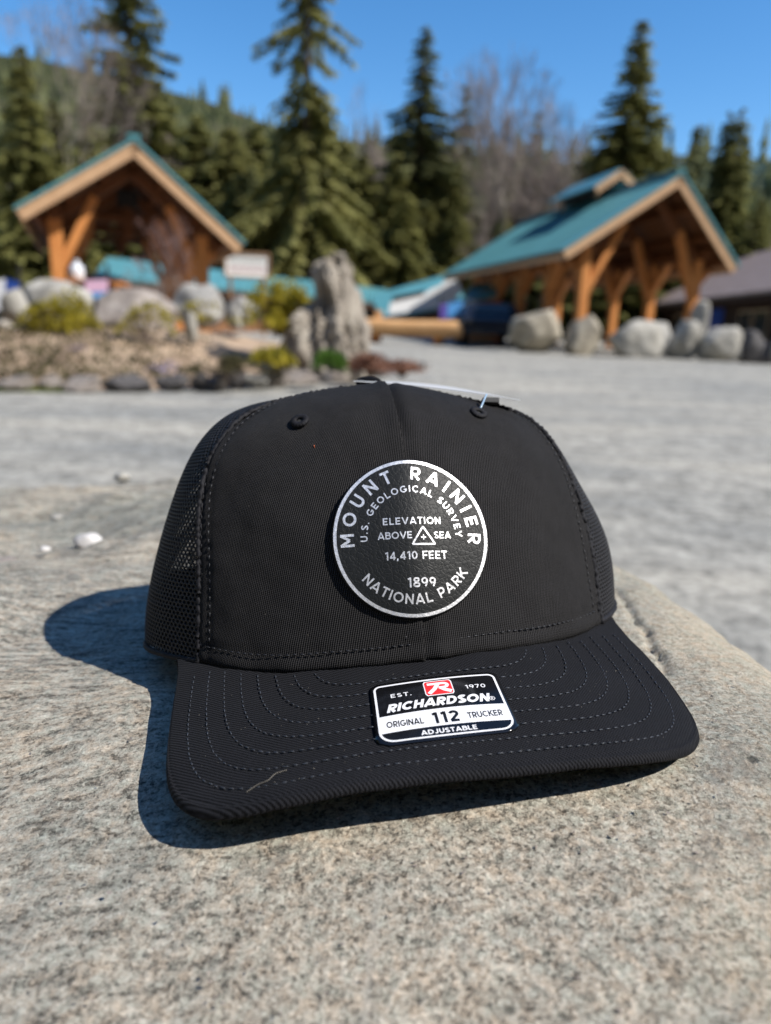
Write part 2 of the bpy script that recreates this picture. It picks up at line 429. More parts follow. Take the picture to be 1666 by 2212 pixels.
# ------------------------------------------------------------------ object helpers
def tag(o, label=None, cat=None, group=None, kind=None):
    if label: o['label'] = label
    if cat: o['category'] = cat
    if group: o['group'] = group
    if kind: o['kind'] = kind
    return o
def empty(name, loc, label=None, cat=None, group=None, kind=None):
    o = bpy.data.objects.new(name, None)
    o.empty_display_size = 0.05
    COL.objects.link(o)
    o.location = tuple(float(c) for c in loc)
    return tag(o, label, cat, group, kind)
def root_loc(p):
    v = Vector((0, 0, 0))
    while p is not None:
        v += p.location
        p = p.parent
    return v
def mesh(name, verts, faces, mat, parent=None, smooth=False, uv=None, world=True):
    """one mesh object; vertices given in world metres are stored relative to the parent"""
    V = np.asarray(verts, float)
    if parent is not None and world:
        V = V - np.array(root_loc(parent))
    me = bpy.data.meshes.new(name)
    me.from_pydata(V.tolist(), [], [tuple(int(i) for i in f) for f in faces])
    if isinstance(mat, (list, tuple)):
        for m in mat: me.materials.append(m)
    else:
        me.materials.append(mat)
    if smooth:
        me.polygons.foreach_set('use_smooth', [True] * len(me.polygons))
    if uv is not None:
        lay = me.uv_layers.new(name='UVMap')
        idx = np.zeros(len(me.loops), dtype=np.int32)
        me.loops.foreach_get('vertex_index', idx)
        lay.data.foreach_set('uv', np.asarray(uv, float)[idx].ravel())
    me.update()
    o = bpy.data.objects.new(name, me)
    COL.objects.link(o)
    if parent is not None: o.parent = parent
    return o
def recalc(o):
    bm = bmesh.new(); bm.from_mesh(o.data)
    bmesh.ops.recalc_face_normals(bm, faces=bm.faces)
    bm.to_mesh(o.data); bm.free()
    return o
def grid_faces(nu, nv, closed=False):
    f = []
    for i in range(nu if closed else nu - 1):
        a, b2 = i * nv, ((i + 1) % nu) * nv
        for j in range(nv - 1):
            f.append((a + j, b2 + j, b2 + j + 1, a + j + 1))
    return f
def beam_geo(p, q, w, h, up=(0, 0, 1)):
    p, q = np.asarray(p, float), np.asarray(q, float)
    d = q - p; d /= np.linalg.norm(d)
    s = np.cross(d, up)
    if np.linalg.norm(s) < 1e-4: s = np.cross(d, (0, 1, 0))
    s /= np.linalg.norm(s); u = np.cross(s, d)
    c = min(w, h) * 0.08
    ring = [(-w/2+c, -h/2), (w/2-c, -h/2), (w/2, -h/2+c), (w/2, h/2-c), (w/2-c, h/2), (-w/2+c, h/2), (-w/2, h/2-c), (-w/2, -h/2+c)]
    v = [e + s * a + u * b2 for e in (p, q) for a, b2 in ring]
    f = [(i, (i+1) % 8, 8 + (i+1) % 8, 8 + i) for i in range(8)] + [tuple(range(7, -1, -1)), tuple(range(8, 16))]
    return v, f
def beam(name, p, q, w, h, mat, parent, up=(0, 0, 1)):
    v, f = beam_geo(p, q, w, h, up)
    return mesh(name, v, f, mat, parent)
def prism(name, poly, vec, mat, parent):
    """a flat polygon of world points given thickness along vec"""
    P = np.asarray(poly, float); n = len(P)
    v = np.vstack([P, P + np.asarray(vec)])
    f = [tuple(range(n)), tuple(range(2*n-1, n-1, -1))] + [(i, i + n, (i+1) % n + n, (i+1) % n) for i in range(n)]
    return recalc(mesh(name, v, f, mat, parent))
def tube_geo(pts, rad, sides=6, cap=True):
    pts = np.asarray(pts, float)
    n = len(pts)
    rad = np.full(n, rad) if np.isscalar(rad) else np.asarray(rad)
    v, f = [], []
    t = np.gradient(pts, axis=0)
    ref = np.array([0.13, 0.31, 0.94])
    for i in range(n):
        d = t[i] / (np.linalg.norm(t[i]) + 1e-12)
        a = np.cross(d, ref)
        if np.linalg.norm(a) < 1e-3: a = np.cross(d, (1, 0, 0))
        a /= np.linalg.norm(a); b2 = np.cross(d, a)
        for k in range(sides):
            an = 2 * PI * k / sides
            v.append(pts[i] + rad[i] * (math.cos(an) * a + math.sin(an) * b2))
    for i in range(n - 1):
        for k in range(sides):
            f.append((i*sides+k, i*sides+(k+1) % sides, (i+1)*sides+(k+1) % sides, (i+1)*sides+k))
    if cap:
        f.append(tuple(range(sides-1, -1, -1))); f.append(tuple((n-1)*sides + k for k in range(sides)))
    return v, f
def join(parts):
    V, Fc, o = [], [], 0
    for v, f in parts:
        V.extend(v); Fc.extend([tuple(i + o for i in ff) for ff in f]); o += len(v)
    return V, Fc

# ------------------------------------------------------------------ ground and the boulder the cap stands on
STONE_C = (-0.1302, 0.055, -0.040)       # top plane below the camera: z = c0 + c1 x + c2 (y - 0)
def stone_plane(x, y): return STONE_C[0] + STONE_C[1] * x + STONE_C[2] * y + CAM_H
def stone_top(x, y):
    """the plane, falling away towards the near left"""
    s = np.maximum((0.25 - y) - 0.14 * (x - 0.02), 0)
    return stone_plane(x, y) - 0.0135 * (s / 0.084) ** 1.25
def ray_stone(px, py):
    n = np.array([-STONE_C[1], -STONE_C[2], 1.0])
    return at_plane(px, py, (0, 0, stone_plane(0, 0)), n)

def build_boulder():
    edge = [(-420, 1070), (-150, 1048), (0, 1038), (200, 1030), (420, 1012), (700, 1020), (1000, 1075), (1180, 1125), (1290, 1172),
            (1345, 1192), (1400, 1217), (1460, 1252), (1530, 1295), (1600, 1337), (1666, 1376), (1800, 1462), (2000, 1620)]
    P = [ray_stone(*e)[:2] for e in edge]
    P += [np.array(q) for q in ((0.30, 0.05), (0.24, -0.12), (0.02, -0.22), (-0.25, -0.2), (-0.5, 0.0), (-0.72, 0.25), (-0.8, 0.55))]
    P = np.array(P)
    c = np.array([-0.03, 0.33])
    ang = np.arctan2(P[:, 1] - c[1], P[:, 0] - c[0]); R = np.hypot(P[:, 0] - c[0], P[:, 1] - c[1])
    o = np.argsort(ang); ang, R = ang[o], R[o]
    NA, NR = 420, 120
    aa = np.linspace(-PI, PI, NA, endpoint=False)
    RR = np.interp(aa, np.concatenate([ang - 2*PI, ang, ang + 2*PI]), np.concatenate([R, R, R]))
    k = np.hanning(13); k /= k.sum()
    RR = np.convolve(np.concatenate([RR[-6:], RR, RR[:6]]), k, mode='valid')
    RR = RR * (1 + np.array([0.016 * mnoise.fractal(Vector((math.cos(q) * 6, math.sin(q) * 6, 5)), 0.8, 2.2, 5) for q in aa]))
    rho = np.concatenate([np.linspace(0.0, 1.0, NR) ** 0.8, [1.006, 1.012, 1.02, 1.035, 1.06, 1.09, 1.12]])
    V = np.zeros((NA, len(rho), 3))
    for j, r in enumerate(rho):
        rr = min(r, 1.0)
        x = c[0] + np.cos(aa) * RR * r; y = c[1] + np.sin(aa) * RR * r
        z = stone_top(x, y)
        e = np.clip((rr - 0.80) / 0.20, 0, 1)
        z = z - 0.016 * e ** 2.2
        if r > 1.0:
            z = z - np.array([0.012, 0.03, 0.06, 0.13, 0.25, 0.40, 0.62])[j - NR]
        V[:, j] = np.stack([x, y, z], -1)
    F = V.reshape(-1, 3)
    for i in range(len(F)):
        x, y, z = F[i]
        d = math.hypot(x - 0.02, y - 0.30)
        far = min(1.0, max(0.0, (d - 0.12) / 0.22))
        h = mnoise.fractal(Vector((x * 7, y * 7, z * 7)), 0.9, 2.1, 5) * 0.016 * far
        h += mnoise.fractal(Vector((x * 45, y * 45, z * 45 + 3)), 0.9, 2.1, 4) * (0.0010 + 0.0012 * far)
        F[i, 2] = z + h
    # a weathered crack on the right of the top
    cr = np.array([ray_stone(*q)[:2] for q in ((1330, 1278), (1352, 1300), (1372, 1338), (1398, 1362), (1405, 1398), (1425, 1412), (1438, 1450))])
    for a, b2 in zip(cr[:-1], cr[1:]):
        d = b2 - a; L2 = d @ d
        t = np.clip(((F[:, :2] - a) @ d) / L2, 0, 1)
        q = F[:, :2] - (a + t[:, None] * d)
        dist = np.hypot(q[:, 0], q[:, 1])
        F[:, 2] -= 0.0022 * np.exp(-(dist / 0.0020) ** 2)
    faces = grid_faces(NA, len(rho), True)
    root = mesh('boulder', F - np.array([c[0], c[1], 0]), faces, M['stone'], None, True)
    root.location = (c[0], c[1], 0)
    recalc(root)
    tag(root, 'broad flat topped speckled grey boulder that the black cap rests on', 'boulder')
    return root
build_boulder()

def rock_geo(seed, cuts=16, sub=4, rough=0.10, flat=0.72, boxy=2.0):
    """unit boulder: a ball cut by random planes, then roughened"""
    r = random.Random(seed)
    bm = bmesh.new()
    bmesh.ops.create_icosphere(bm, subdivisions=sub, radius=1.0)
    V = np.array([v.co[:] for v in bm.verts]); F = [tuple(v.index for v in f.verts) for f in bm.faces]
    bm.free()
    if boxy != 2.0: V = V / (np.abs(V) ** boxy).sum(1, keepdims=True) ** (1 / boxy)
    for _ in range(cuts):
        n = np.array([r.gauss(0, 1), r.gauss(0, 1), r.gauss(0, 1)]); n /= np.linalg.norm(n)
        d = r.uniform(flat, flat + 0.18)
        k = V @ n - d
        V = V - np.outer(np.maximum(k, 0) * 0.94, n)
    off = r.uniform(0, 50)
    for i in range(len(V)):
        p = Vector(V[i] * 2.0) + Vector((off, off, off))
        V[i] *= 1 + rough * mnoise.fractal(p, 0.9, 2.1, 4)
    return V, F
def rock(name, px0, px1, ptop, pbot, Y, mat, label, group=None, seed=0, zb=None, depth=0.75, cat='boulder', sub=4, lean=0.0, **kw):
    """a boulder that stands where the photograph shows it: picture box at forward distance Y"""
    a = at_y(px0, pbot, Y); b2 = at_y(px1, pbot, Y); t = at_y((px0 + px1) / 2, ptop, Y)
    w = abs(b2[0] - a[0]); z0 = (a[2] + b2[2]) / 2 if zb is None else (float(ground_z(Y)) - 0.05 if zb == 'g' else zb)
    h = t[2] - z0
    V, F = rock_geo(seed, sub=sub, **kw)
    V = V / np.array([np.abs(V[:, 0]).max(), np.abs(V[:, 1]).max(), 1])
    V[:, 2] = (V[:, 2] - V[:, 2].min()) / (V[:, 2].max() - V[:, 2].min())
    V = V * np.array([w / 2, w * depth / 2, h * 1.12]); V[:, 2] -= h * 0.12
    V[:, 0] += lean * V[:, 2]
    o = mesh(name, V, F, mat, None, False)
    o.data.polygons.foreach_set('use_smooth', [True] * len(o.data.polygons))
    o.location = (float((a[0] + b2[0]) / 2), float(Y), float(z0))
    return tag(o, label, cat, group)

# pebbles lying on the far side of the boulder
def pebble(px, py, wpx, label, seed, mat=None, flat=0.6):
    p = ray_stone(px, py)
    w = wpx * np.linalg.norm(p - CAM) / FPX
    V, F = rock_geo(seed, sub=3, flat=0.75, rough=0.06)
    V = V * np.array([w / 2, w * 0.4, w * flat / 2])
    o = mesh('pebble', V, F, mat or M['pale_pebble'], None, True)
    o.location = tuple(p + np.array([0, 0, w * flat * 0.30 - 0.004]))
    return tag(o, label, 'pebble', 'pebbles lying on the boulder')
pebble(193, 1170, 62, 'largest white pebble lying on the boulder left of the cap', 3)
pebble(190, 1196, 30, 'small white pebble tucked against the front of the largest pebble', 5)
pebble(97, 1180, 24, 'small white pebble on the boulder left of the largest pebble', 8)
pebble(124, 1110, 26, 'small pale pebble farther back on the boulder than the largest white one', 9, M['grey_rock'], 0.4)
pebble(12, 1218, 66, 'brownish pebble at the left edge of the photo on the boulder', 12, M['brown_rock'], 0.45)
pebble(265, 1030, 38, 'greyish pebble at the far rim of the boulder', 15, M['pale_rock'])
pebble(342, 1160, 34, 'small pale pebble on the boulder close to the left side of the cap', 19, M['pale_rock'], 0.3)

# ------------------------------------------------------------------ the cap
PRM = dict(yaw=0.17666, pit=-0.17576, rol=-0.05526, tx=0.00343, ty=0.32382, tz=-0.13026, a=0.10551, b=0.07586, H=0.10566, al=0.43398, be=0.80137, ya=0.02043, ths=0.94186, W=0.09305, L=0.05671, y0=0.04476, n=4.55281, s=0.30145, k=1.6121, zb=-0.00273, alb=0.81957, nb=1.90289)
# solved shifts that fit the outline of crown and bill: centre and shift, metres
OUTLINE_FIT = np.array([[-0.01127,0.35909,-0.02988,0.00209,0.00056,0.00228],[-0.04406,0.33296,-0.03071,0.00173,-0.00203,-0.00827],[-0.06072,0.31596,-0.0392,0.00341,-0.00027,-0.0011],[-0.0651,0.31004,-0.04457,-0.00257,0.00084,0.00343],[-0.06794,0.30546,-0.04965,-0.00194,-0.0002,-0.00081],[-0.0722,0.29621,-0.06244,-0.00017,-7e-05,-0.00027],[-0.07417,0.28865,-0.07545,-0.00155,-6e-05,-0.00025],[-0.07471,0.27973,-0.09381,0.00272,1e-05,4e-05],[-0.07199,0.2666,-0.12684,0.00972,-0.00081,-0.0033],[0.0939,0.29705,-0.11976,0.00044,9e-05,0.00037],[0.09195,0.30235,-0.10542,-0.00107,-7e-05,-0.0003],[0.08705,0.31167,-0.08167,-0.00213,-0.0,-1e-05],[0.07947,0.32105,-0.06052,0.00308,1e-05,3e-05],[0.07228,0.32751,-0.04802,0.00045,0.00015,0.00059],[0.0601,0.33568,-0.03544,0.00078,0.00098,0.00397],[-0.00294,0.32662,-0.025,0.00025,0.00018,0.00073],[0.00146,0.30466,-0.02974,-0.00012,-0.0003,-0.00121],[0.00391,0.29392,-0.03741,0.00019,0.00018,0.00075],[0.00608,0.2852,-0.04684,-0.00011,-2e-05,-0.0001],[0.01477,0.25561,-0.10289,-9e-05,0.00015,0.00063],[0.01629,0.25105,-0.11493,-0.0012,-0.00126,-0.00511],[-0.06789,0.26343,-0.12825,-0.0081,0.00213,0.00868],[-0.05915,0.25887,-0.12667,-0.00258,-0.00096,-0.00391],[-0.04564,0.25373,-0.12429,0.00183,-0.00024,-0.00098],[-0.02037,0.24878,-0.12046,-0.00029,-0.0001,-0.00041],[0.00752,0.24897,-0.11758,0.00022,-2e-05,-8e-05],[0.01523,0.25005,-0.11707,0.00118,0.00097,0.00395],[0.03387,0.25491,-0.11637,-0.00038,0.00028,0.00114],[0.06336,0.26897,-0.11696,0.00021,-1e-05,-3e-05],[0.09186,0.29432,-0.11952,0.00019,-0.00016,-0.00067],[-0.07763,0.25252,-0.13608,0.00136,-0.00032,-0.00131],[-0.07441,0.23633,-0.13799,0.00047,3e-05,0.00012],[-0.06861,0.21328,-0.14033,0.00033,-1e-05,-3e-05],[-0.06408,0.20226,-0.1409,0.00177,0.00063,0.00258],[-0.05894,0.19445,-0.14073,-0.00307,-0.0003,-0.00123],[-0.0547,0.19026,-0.14023,-0.00142,-0.0008,-0.00326],[-0.0499,0.18706,-0.13944,0.00186,0.00011,0.00046],[-0.03782,0.18332,-0.13698,0.00063,0.00031,0.00127],[-0.02292,0.18316,-0.1338,-9e-05,0.00015,0.00061],[-0.00295,0.18608,-0.13014,-0.00044,0.0002,0.00082],[0.0145,0.18946,-0.1279,-0.00097,-0.00019,-0.00078],[0.03479,0.19332,-0.12654,0.00237,-0.00011,-0.00047],[0.05847,0.19766,-0.12666,-0.00131,-0.00013,-0.00053],[0.08246,0.20343,-0.12846,0.00086,0.00018,0.00074],[0.0966,0.21003,-0.13012,-0.00115,0.00033,0.00133],[0.10341,0.21596,-0.13095,0.00037,-0.00023,-0.00093],[0.10848,0.22417,-0.13139,0.00094,-0.00013,-0.00051],[0.11054,0.23104,-0.13135,-0.00118,1e-05,4e-05],[0.11147,0.24346,-0.13067,0.00017,0.0001,0.0004],[0.10913,0.2646,-0.12858,0.00065,-8e-05,-0.00033],[0.10387,0.29253,-0.1253,-0.00053,0.00033,0.00133],[-0.09871,0.29872,-0.13412,-0.00459,-0.0001,-0.00042],[-0.09871,0.31932,-0.08243,0.00079,8e-05,0.00034],[-0.0967,0.32286,-0.0747,0.00177,-9e-05,-0.00035],[-0.09159,0.32735,-0.06296,0.00024,-0.00023,-0.00095],[-0.07448,0.33483,-0.04363,-0.00042,-0.00035,-0.00144],[-0.06391,0.33662,-0.03747,-0.00163,0.00146,0.00593],[-0.0317,0.33403,-0.02845,-0.002,0.00114,0.00464],[0.10186,0.33101,-0.09697,0.00396,6e-05,0.00026],[0.09803,0.33644,-0.08247,0.0005,0.00017,0.00071],[0.09206,0.34219,-0.0674,0.0005,0.0004,0.00164],[0.08676,0.34587,-0.05796,-0.00782,-0.00124,-0.00504],[0.08195,0.347,-0.05152,0.0037,0.00028,0.00112],[0.06805,0.35004,-0.03858,0.00014,0.00016,0.00064],[0.04701,0.34857,-0.0289,0.00024,0.00082,0.00335],[0.04219,0.34706,-0.02769,-0.00012,-0.0005,-0.00203],[0.04543,0.34803,-0.02847,-0.00339,-0.00266,-0.01085],[0.03883,0.34625,-0.02702,0.00162,0.00083,0.00338]])
def rotm(ax, a):
    c, s = math.cos(a), math.sin(a)
    return np.array({'x': [[1,0,0],[0,c,-s],[0,s,c]], 'y': [[c,0,s],[0,1,0],[-s,0,c]], 'z': [[c,-s,0],[s,c,0],[0,0,1]]}[ax])
POSE = rotm('z', PRM['yaw']) @ rotm('x', PRM['pit']) @ rotm('y', PRM['rol'])
def place(p):
    p = np.asarray(p, float).reshape(-1, 3) @ POSE.T + np.array([PRM['tx'], PRM['ty'], PRM['tz']])
    out = np.empty_like(p)
    for i in range(0, len(p), 20000):
        q = p[i:i+20000]
        g = np.exp(-((q[:, None] - OUTLINE_FIT[None, :, :3]) ** 2).sum(-1) / 2 / 0.022 ** 2)
        out[i:i+20000] = q + g @ OUTLINE_FIT[:, 3:]
    return out + CAM
def spw(v, e): return np.sign(v) * np.abs(v) ** e
def bill_z(x, y): return -PRM['s'] * (-y - PRM['b']) - PRM['k'] * x * x
def crown_local(th, ph):
    th, ph = np.broadcast_arrays(np.asarray(th, float), np.asarray(ph, float))
    e = 2 / PRM['nb']
    bx, by = PRM['a'] * spw(np.sin(th), e), -PRM['b'] * spw(np.cos(th), e)
    w = np.clip((np.abs(th) - 1.0) / 1.1, 0, 1); w = w * w * (3 - 2 * w)
    z0 = bill_z(bx, by) * (1 - w) + PRM['zb'] * w
    f = (1 + np.cos(th)) / 2
    r = np.maximum(np.cos(ph), 0) ** (PRM['al'] * f + PRM['alb'] * (1 - f))
    h = np.sin(ph) ** PRM['be']
    return np.stack([bx * r, by * r + PRM['ya'] * h, z0 * (1 - h) + PRM['H'] * h], -1)
def crown(th, ph): return place(crown_local(th, ph).reshape(-1, 3))
def crown_n(th, ph):
    th, ph = np.broadcast_arrays(np.asarray(th, float), np.asarray(ph, float))
    th, ph = th.ravel(), ph.ravel(); ph = np.clip(ph, 0.002, PI/2 - 0.004)
    e = 2e-3
    du = crown(th + e, ph) - crown(th - e, ph); dv = crown(th, ph + e * 0.5) - crown(th, ph - e * 0.5)
    n = np.cross(du, dv)
    return n / (np.linalg.norm(n, axis=1, keepdims=True) + 1e-12)
# heights on the crown are counted by arc length along the front profile, 0 at the hem, 1 at the button
_q = PI/2 * (1 - (1 - np.linspace(0, 1, 1500)) ** 5)
_p = crown_local(np.full(1500, 0.25), _q)
_s = np.concatenate([[0], np.cumsum(np.linalg.norm(np.diff(_p, axis=0), axis=1))])
ARC = _s[-1]
def ph_of(s): return np.interp(np.asarray(s) * ARC, _s, _q)
def s_of(ph): return np.interp(ph, _q, _s) / ARC

CAPC = np.array([PRM['tx'], PRM['ty'], 0.0]); CAPC[2] = stone_plane(CAPC[0], CAPC[1])
cap = empty('trucker_cap', CAPC, 'black trucker cap with round silver lettered patch standing on the speckled boulder', 'cap')

CREASE = 0.0017
def front_panel(sign):
    NU, NV = 64, 90
    t = np.linspace(0, 1, NU) ** 1.25 * PRM['ths']
    s = np.linspace(0.0, 0.995, NV)
    T, S = np.meshgrid(t, s, indexing='ij')
    P = crown(sign * T, ph_of(S)); N = crown_n(sign * T, ph_of(S))
    rho = np.linalg.norm(crown_local(T, ph_of(S))[..., :1], axis=-1)
    dist = rho.ravel()
    off = np.zeros(len(dist))
    off += CREASE * np.maximum(0, 1 - dist / 0.035) ** 1.3 * np.clip((0.92 - S.ravel()) / 0.35, 0, 1) * np.clip(S.ravel() / 0.3 + 0.25, 0, 1)      # the two panels meet in a crease
    if sign < 0:      # the left panel laps over the seam
        off += (0.0006 + 0.0007 * np.clip((S.ravel() - 0.5) / 0.1, 0, 1)) * np.exp(-(dist / 0.0042) ** 2)
    else:
        off += -(0.0006 + 0.0020 * np.clip((S.ravel() - 0.5) / 0.1, 0, 1)) * np.exp(-(dist / 0.0030) ** 2) + 0.0004 * np.exp(-((dist - 0.0065) / 0.003) ** 2)
    # hem: stitched line sinks, the rolled edge swells
    sm = S.ravel() * ARC
    off += -0.0005 * np.exp(-((sm - 0.0065) / 0.0011) ** 2) + 0.0006 * np.exp(-((sm - 0.003) / 0.002) ** 2)
    # seam allowance beside the netting
    dd = (PRM['ths'] - T.ravel()) * 0.085
    off += -0.0004 * np.exp(-((dd - 0.005) / 0.0010) ** 2)
    # slack cloth
    for i in range(len(P)):
        off[i] += 0.0010 * mnoise.fractal(Vector(P[i] * 34.0), 0.9, 2.1, 4)
    off *= np.clip((1 - S.ravel()) / 0.05, 0, 1)
    V = P + N * off[:, None]
    uv = np.stack([sign * T.ravel() * 0.10, sm], -1)
    F = grid_faces(NU, NV)
    if sign < 0:      # folded edge of the lap
        base = len(V)
        E = P[:NV] - N[:NV] * 0.0022
        V = np.vstack([V, E]); uv = np.vstack([uv, uv[:NV]])
        F = [(a, d, c, b2) for a, b2, c, d in F] + [(j, j + 1, base + j + 1, base + j) for j in range(NV - 1)]
    o = mesh('front_panel', V, F, M['twill_left'], cap, True, uv)
    recalc(o)
    so = o.modifiers.new('thickness', 'SOLIDIFY'); so.thickness = 0.0009; so.offset = -1
    return o
fp = front_panel(-1); tag(fp, 'left front panel lapping over the centre seam')
fp2 = front_panel(1); tag(fp2, 'right front panel turned towards the sun')

def net_panel(t0, t1):
    """honeycomb netting cut as a gore: the cells keep their size towards the button"""
    pitch, rowh = 0.00200, 0.00165
    tc = (t0 + t1) / 2; sgn = 1
    ss = np.linspace(0, 0.985, 80)
    lo = crown_local(np.full(80, tc - 0.05), ph_of(ss)); hi = crown_local(np.full(80, tc + 0.05), ph_of(ss))
    wth = np.linalg.norm(hi - lo, axis=1) / 0.1
    prof = crown_local(np.full(80, tc), ph_of(ss))
    al = np.concatenate([[0], np.cumsum(np.linalg.norm(np.diff(prof, axis=0), axis=1))])
    half = (t1 - t0) / 2
    verts, faces = [], []
    index = {}
    def vid(x, y):
        k = (round(x * 1e7), round(y * 1e7))
        if k not in index:
            index[k] = len(verts); verts.append((x, y))
        return index[k]
    nrow = int(al[-1] * 0.985 / rowh)
    hexo = [(0, 0.667), (0.5, 0.333), (0.5, -0.333), (0, -0.667), (-0.5, -0.333), (-0.5, 0.333)]
    for r in range(nrow):
        y = (r + 0.5) * rowh
        w = np.interp(y, al, wth) * half
        nc = int(w / pitch) + 1
        for c in range(-nc, nc + 1):
            x = (c + (0.5 if r % 2 else 0)) * pitch
            if abs(x) > w + 0.2 * pitch: continue
            o = [vid(x + hx * pitch, y + hy * rowh) for hx, hy in hexo]
            b0 = len(verts)
            for hx, hy in hexo: verts.append((x + hx * pitch * 0.66, y + hy * rowh * 0.68))
            for i in range(6):
                j = (i + 1) % 6
                faces.append((o[i], b0 + i, b0 + j, o[j]))
    X = np.array(verts)
    sfrac = np.interp(X[:, 1], al, ss)
    th = tc + np.clip(X[:, 0] / np.interp(X[:, 1], al, wth), -half * 1.02, half * 1.02)
    P = crown(th, ph_of(sfrac))
    o = mesh('mesh_panel', P, faces, M['netting'], cap, True)
    so = o.modifiers.new('thickness', 'SOLIDIFY'); so.thickness = 0.00055; so.offset = 0
    return o
ths = PRM['ths']
for t0, t1 in ((ths, 2.05), (2.05, PI), (-2.05, -ths), (-PI, -2.05)): net_panel(t0, t1)

# bound seams between the cloth front and the netting, and round the back hem
def seam_tube(name, th, s, rad, mat, lift=0.0, wob=0.0, sides=8):
    P = crown(th, ph_of(s)); N = crown_n(th, ph_of(s))
    w = RNG.normal(0, 1, (len(P), 3)) * wob
    v, f = tube_geo(P + N * lift + w, rad, sides)
    return mesh(name, v, f, mat, cap, True)
for sg in (-1, 1):
    n = 150
    seam_tube('seam_binding', np.full(n, sg * (ths + 0.012)), np.linspace(0.0, 0.97, n), 0.0011 + 0.0003 * np.sin(np.arange(n) * 2.6), M['netting_edge'], 0.0, 0.0002)
th_back = np.linspace(ths, 2 * PI - ths, 160)
seam_tube('back_hem', th_back, np.full(160, 0.006), 0.0013, M['netting_edge'], 0, 0.0001)

def sweatband():
    th = np.linspace(-PI, PI, 140); s = np.linspace(0.0, 0.17, 6)
    T, S = np.meshgrid(th, s, indexing='ij')
    P = crown(T, ph_of(S)) - crown_n(T, ph_of(S)) * 0.0022
    o = mesh('sweatband', P, grid_faces(140, 6), M['lining'], cap, True)
    so = o.modifiers.new('thickness', 'SOLIDIFY'); so.thickness = 0.001
    # the front is left out behind the cloth so that the netting stays see-through only above the band
    return o
sweatband()

# stitches: short rounded dashes laid along a line of points with normals
def stitches(name, P, N, length, gap, rad, mat, parent, jitter=0.15):
    P = np.asarray(P); N = np.asarray(N)
    d = np.concatenate([[0], np.cumsum(np.linalg.norm(np.diff(P, axis=0), axis=1))])
    parts, x = [], 0.0
    while x + length < d[-1]:
        j = RNG.normal(0, jitter, 3)
        L = length * (1 + 0.5 * j[0])
        a = np.array([np.interp(x, d, P[:, k]) for k in range(3)]); b2 = np.array([np.interp(x + L, d, P[:, k]) for k in range(3)])
        nn = np.array([np.interp(x + L / 2, d, N[:, k]) for k in range(3)]); nn /= np.linalg.norm(nn)
        t = b2 - a; t /= np.linalg.norm(t); s = np.cross(nn, t)
        a = a + s * j[1] * rad; b2 = b2 + s * j[2] * rad
        m1, m2 = a * 0.72 + b2 * 0.28, a * 0.28 + b2 * 0.72
        lift = nn * rad * 0.9
        v = [a - nn * rad * 0.3]
        for m in (m1, m2): v += [m + s * rad, m + lift, m - s * rad, m - nn * rad * 0.5]
        v.append(b2 - nn * rad * 0.3)
        f = [(0, 1, 2), (0, 2, 3), (0, 3, 4), (0, 4, 1), (1, 5, 6, 2), (2, 6, 7, 3), (3, 7, 8, 4), (4, 8, 5, 1), (9, 6, 5), (9, 7, 6), (9, 8, 7), (9, 5, 8)]
        parts.append((v, f))
        x += L + gap * (1 + 0.4 * j[1])
    V, F = join(parts)
    return mesh(name, V, F, mat, parent, True)
def crown_stitch(th, s, lift, parent, length=0.0022, gap=0.0007, rad=0.00032):
    N = crown_n(th, ph_of(s)); P = crown(th, ph_of(s)) + N * lift
    return stitches('stitching', P, N, length, gap, rad, M['thread'], parent)
for sg, pan in ((-1, fp), (1, fp2)):
    th = sg * np.linspace(0.05, ths - 0.03, 100)
    crown_stitch(th, np.full(100, 0.0065 / ARC), 0.0002, pan)
    sv = np.linspace(0.05, 0.97, 160)
    crown_stitch(sg * (ths - 0.058 - 0.0 * sv), sv, 0.0001, pan, 0.0024, 0.0008)
    wd = np.maximum(np.linalg.norm(crown_local(np.full(160, 0.3), ph_of(sv))[:, :1], axis=1) / 0.3, 0.012)
    # rows each side of the centre seam keep their distance from it
    tt = sg * np.clip((0.0065 / 0.0929) ** (PRM['nb'] / 2) * (0.0929 / wd) ** 0.9 * 0.9, 0, 0.5)
    keep = (sv < 0.2) | (sv > 0.70)
    for rng in ((sv < 0.13), (sv > 0.62)):
        crown_stitch(tt[rng], sv[rng], 0.0003 if sg < 0 else 0.0004, pan, 0.0022, 0.0010)

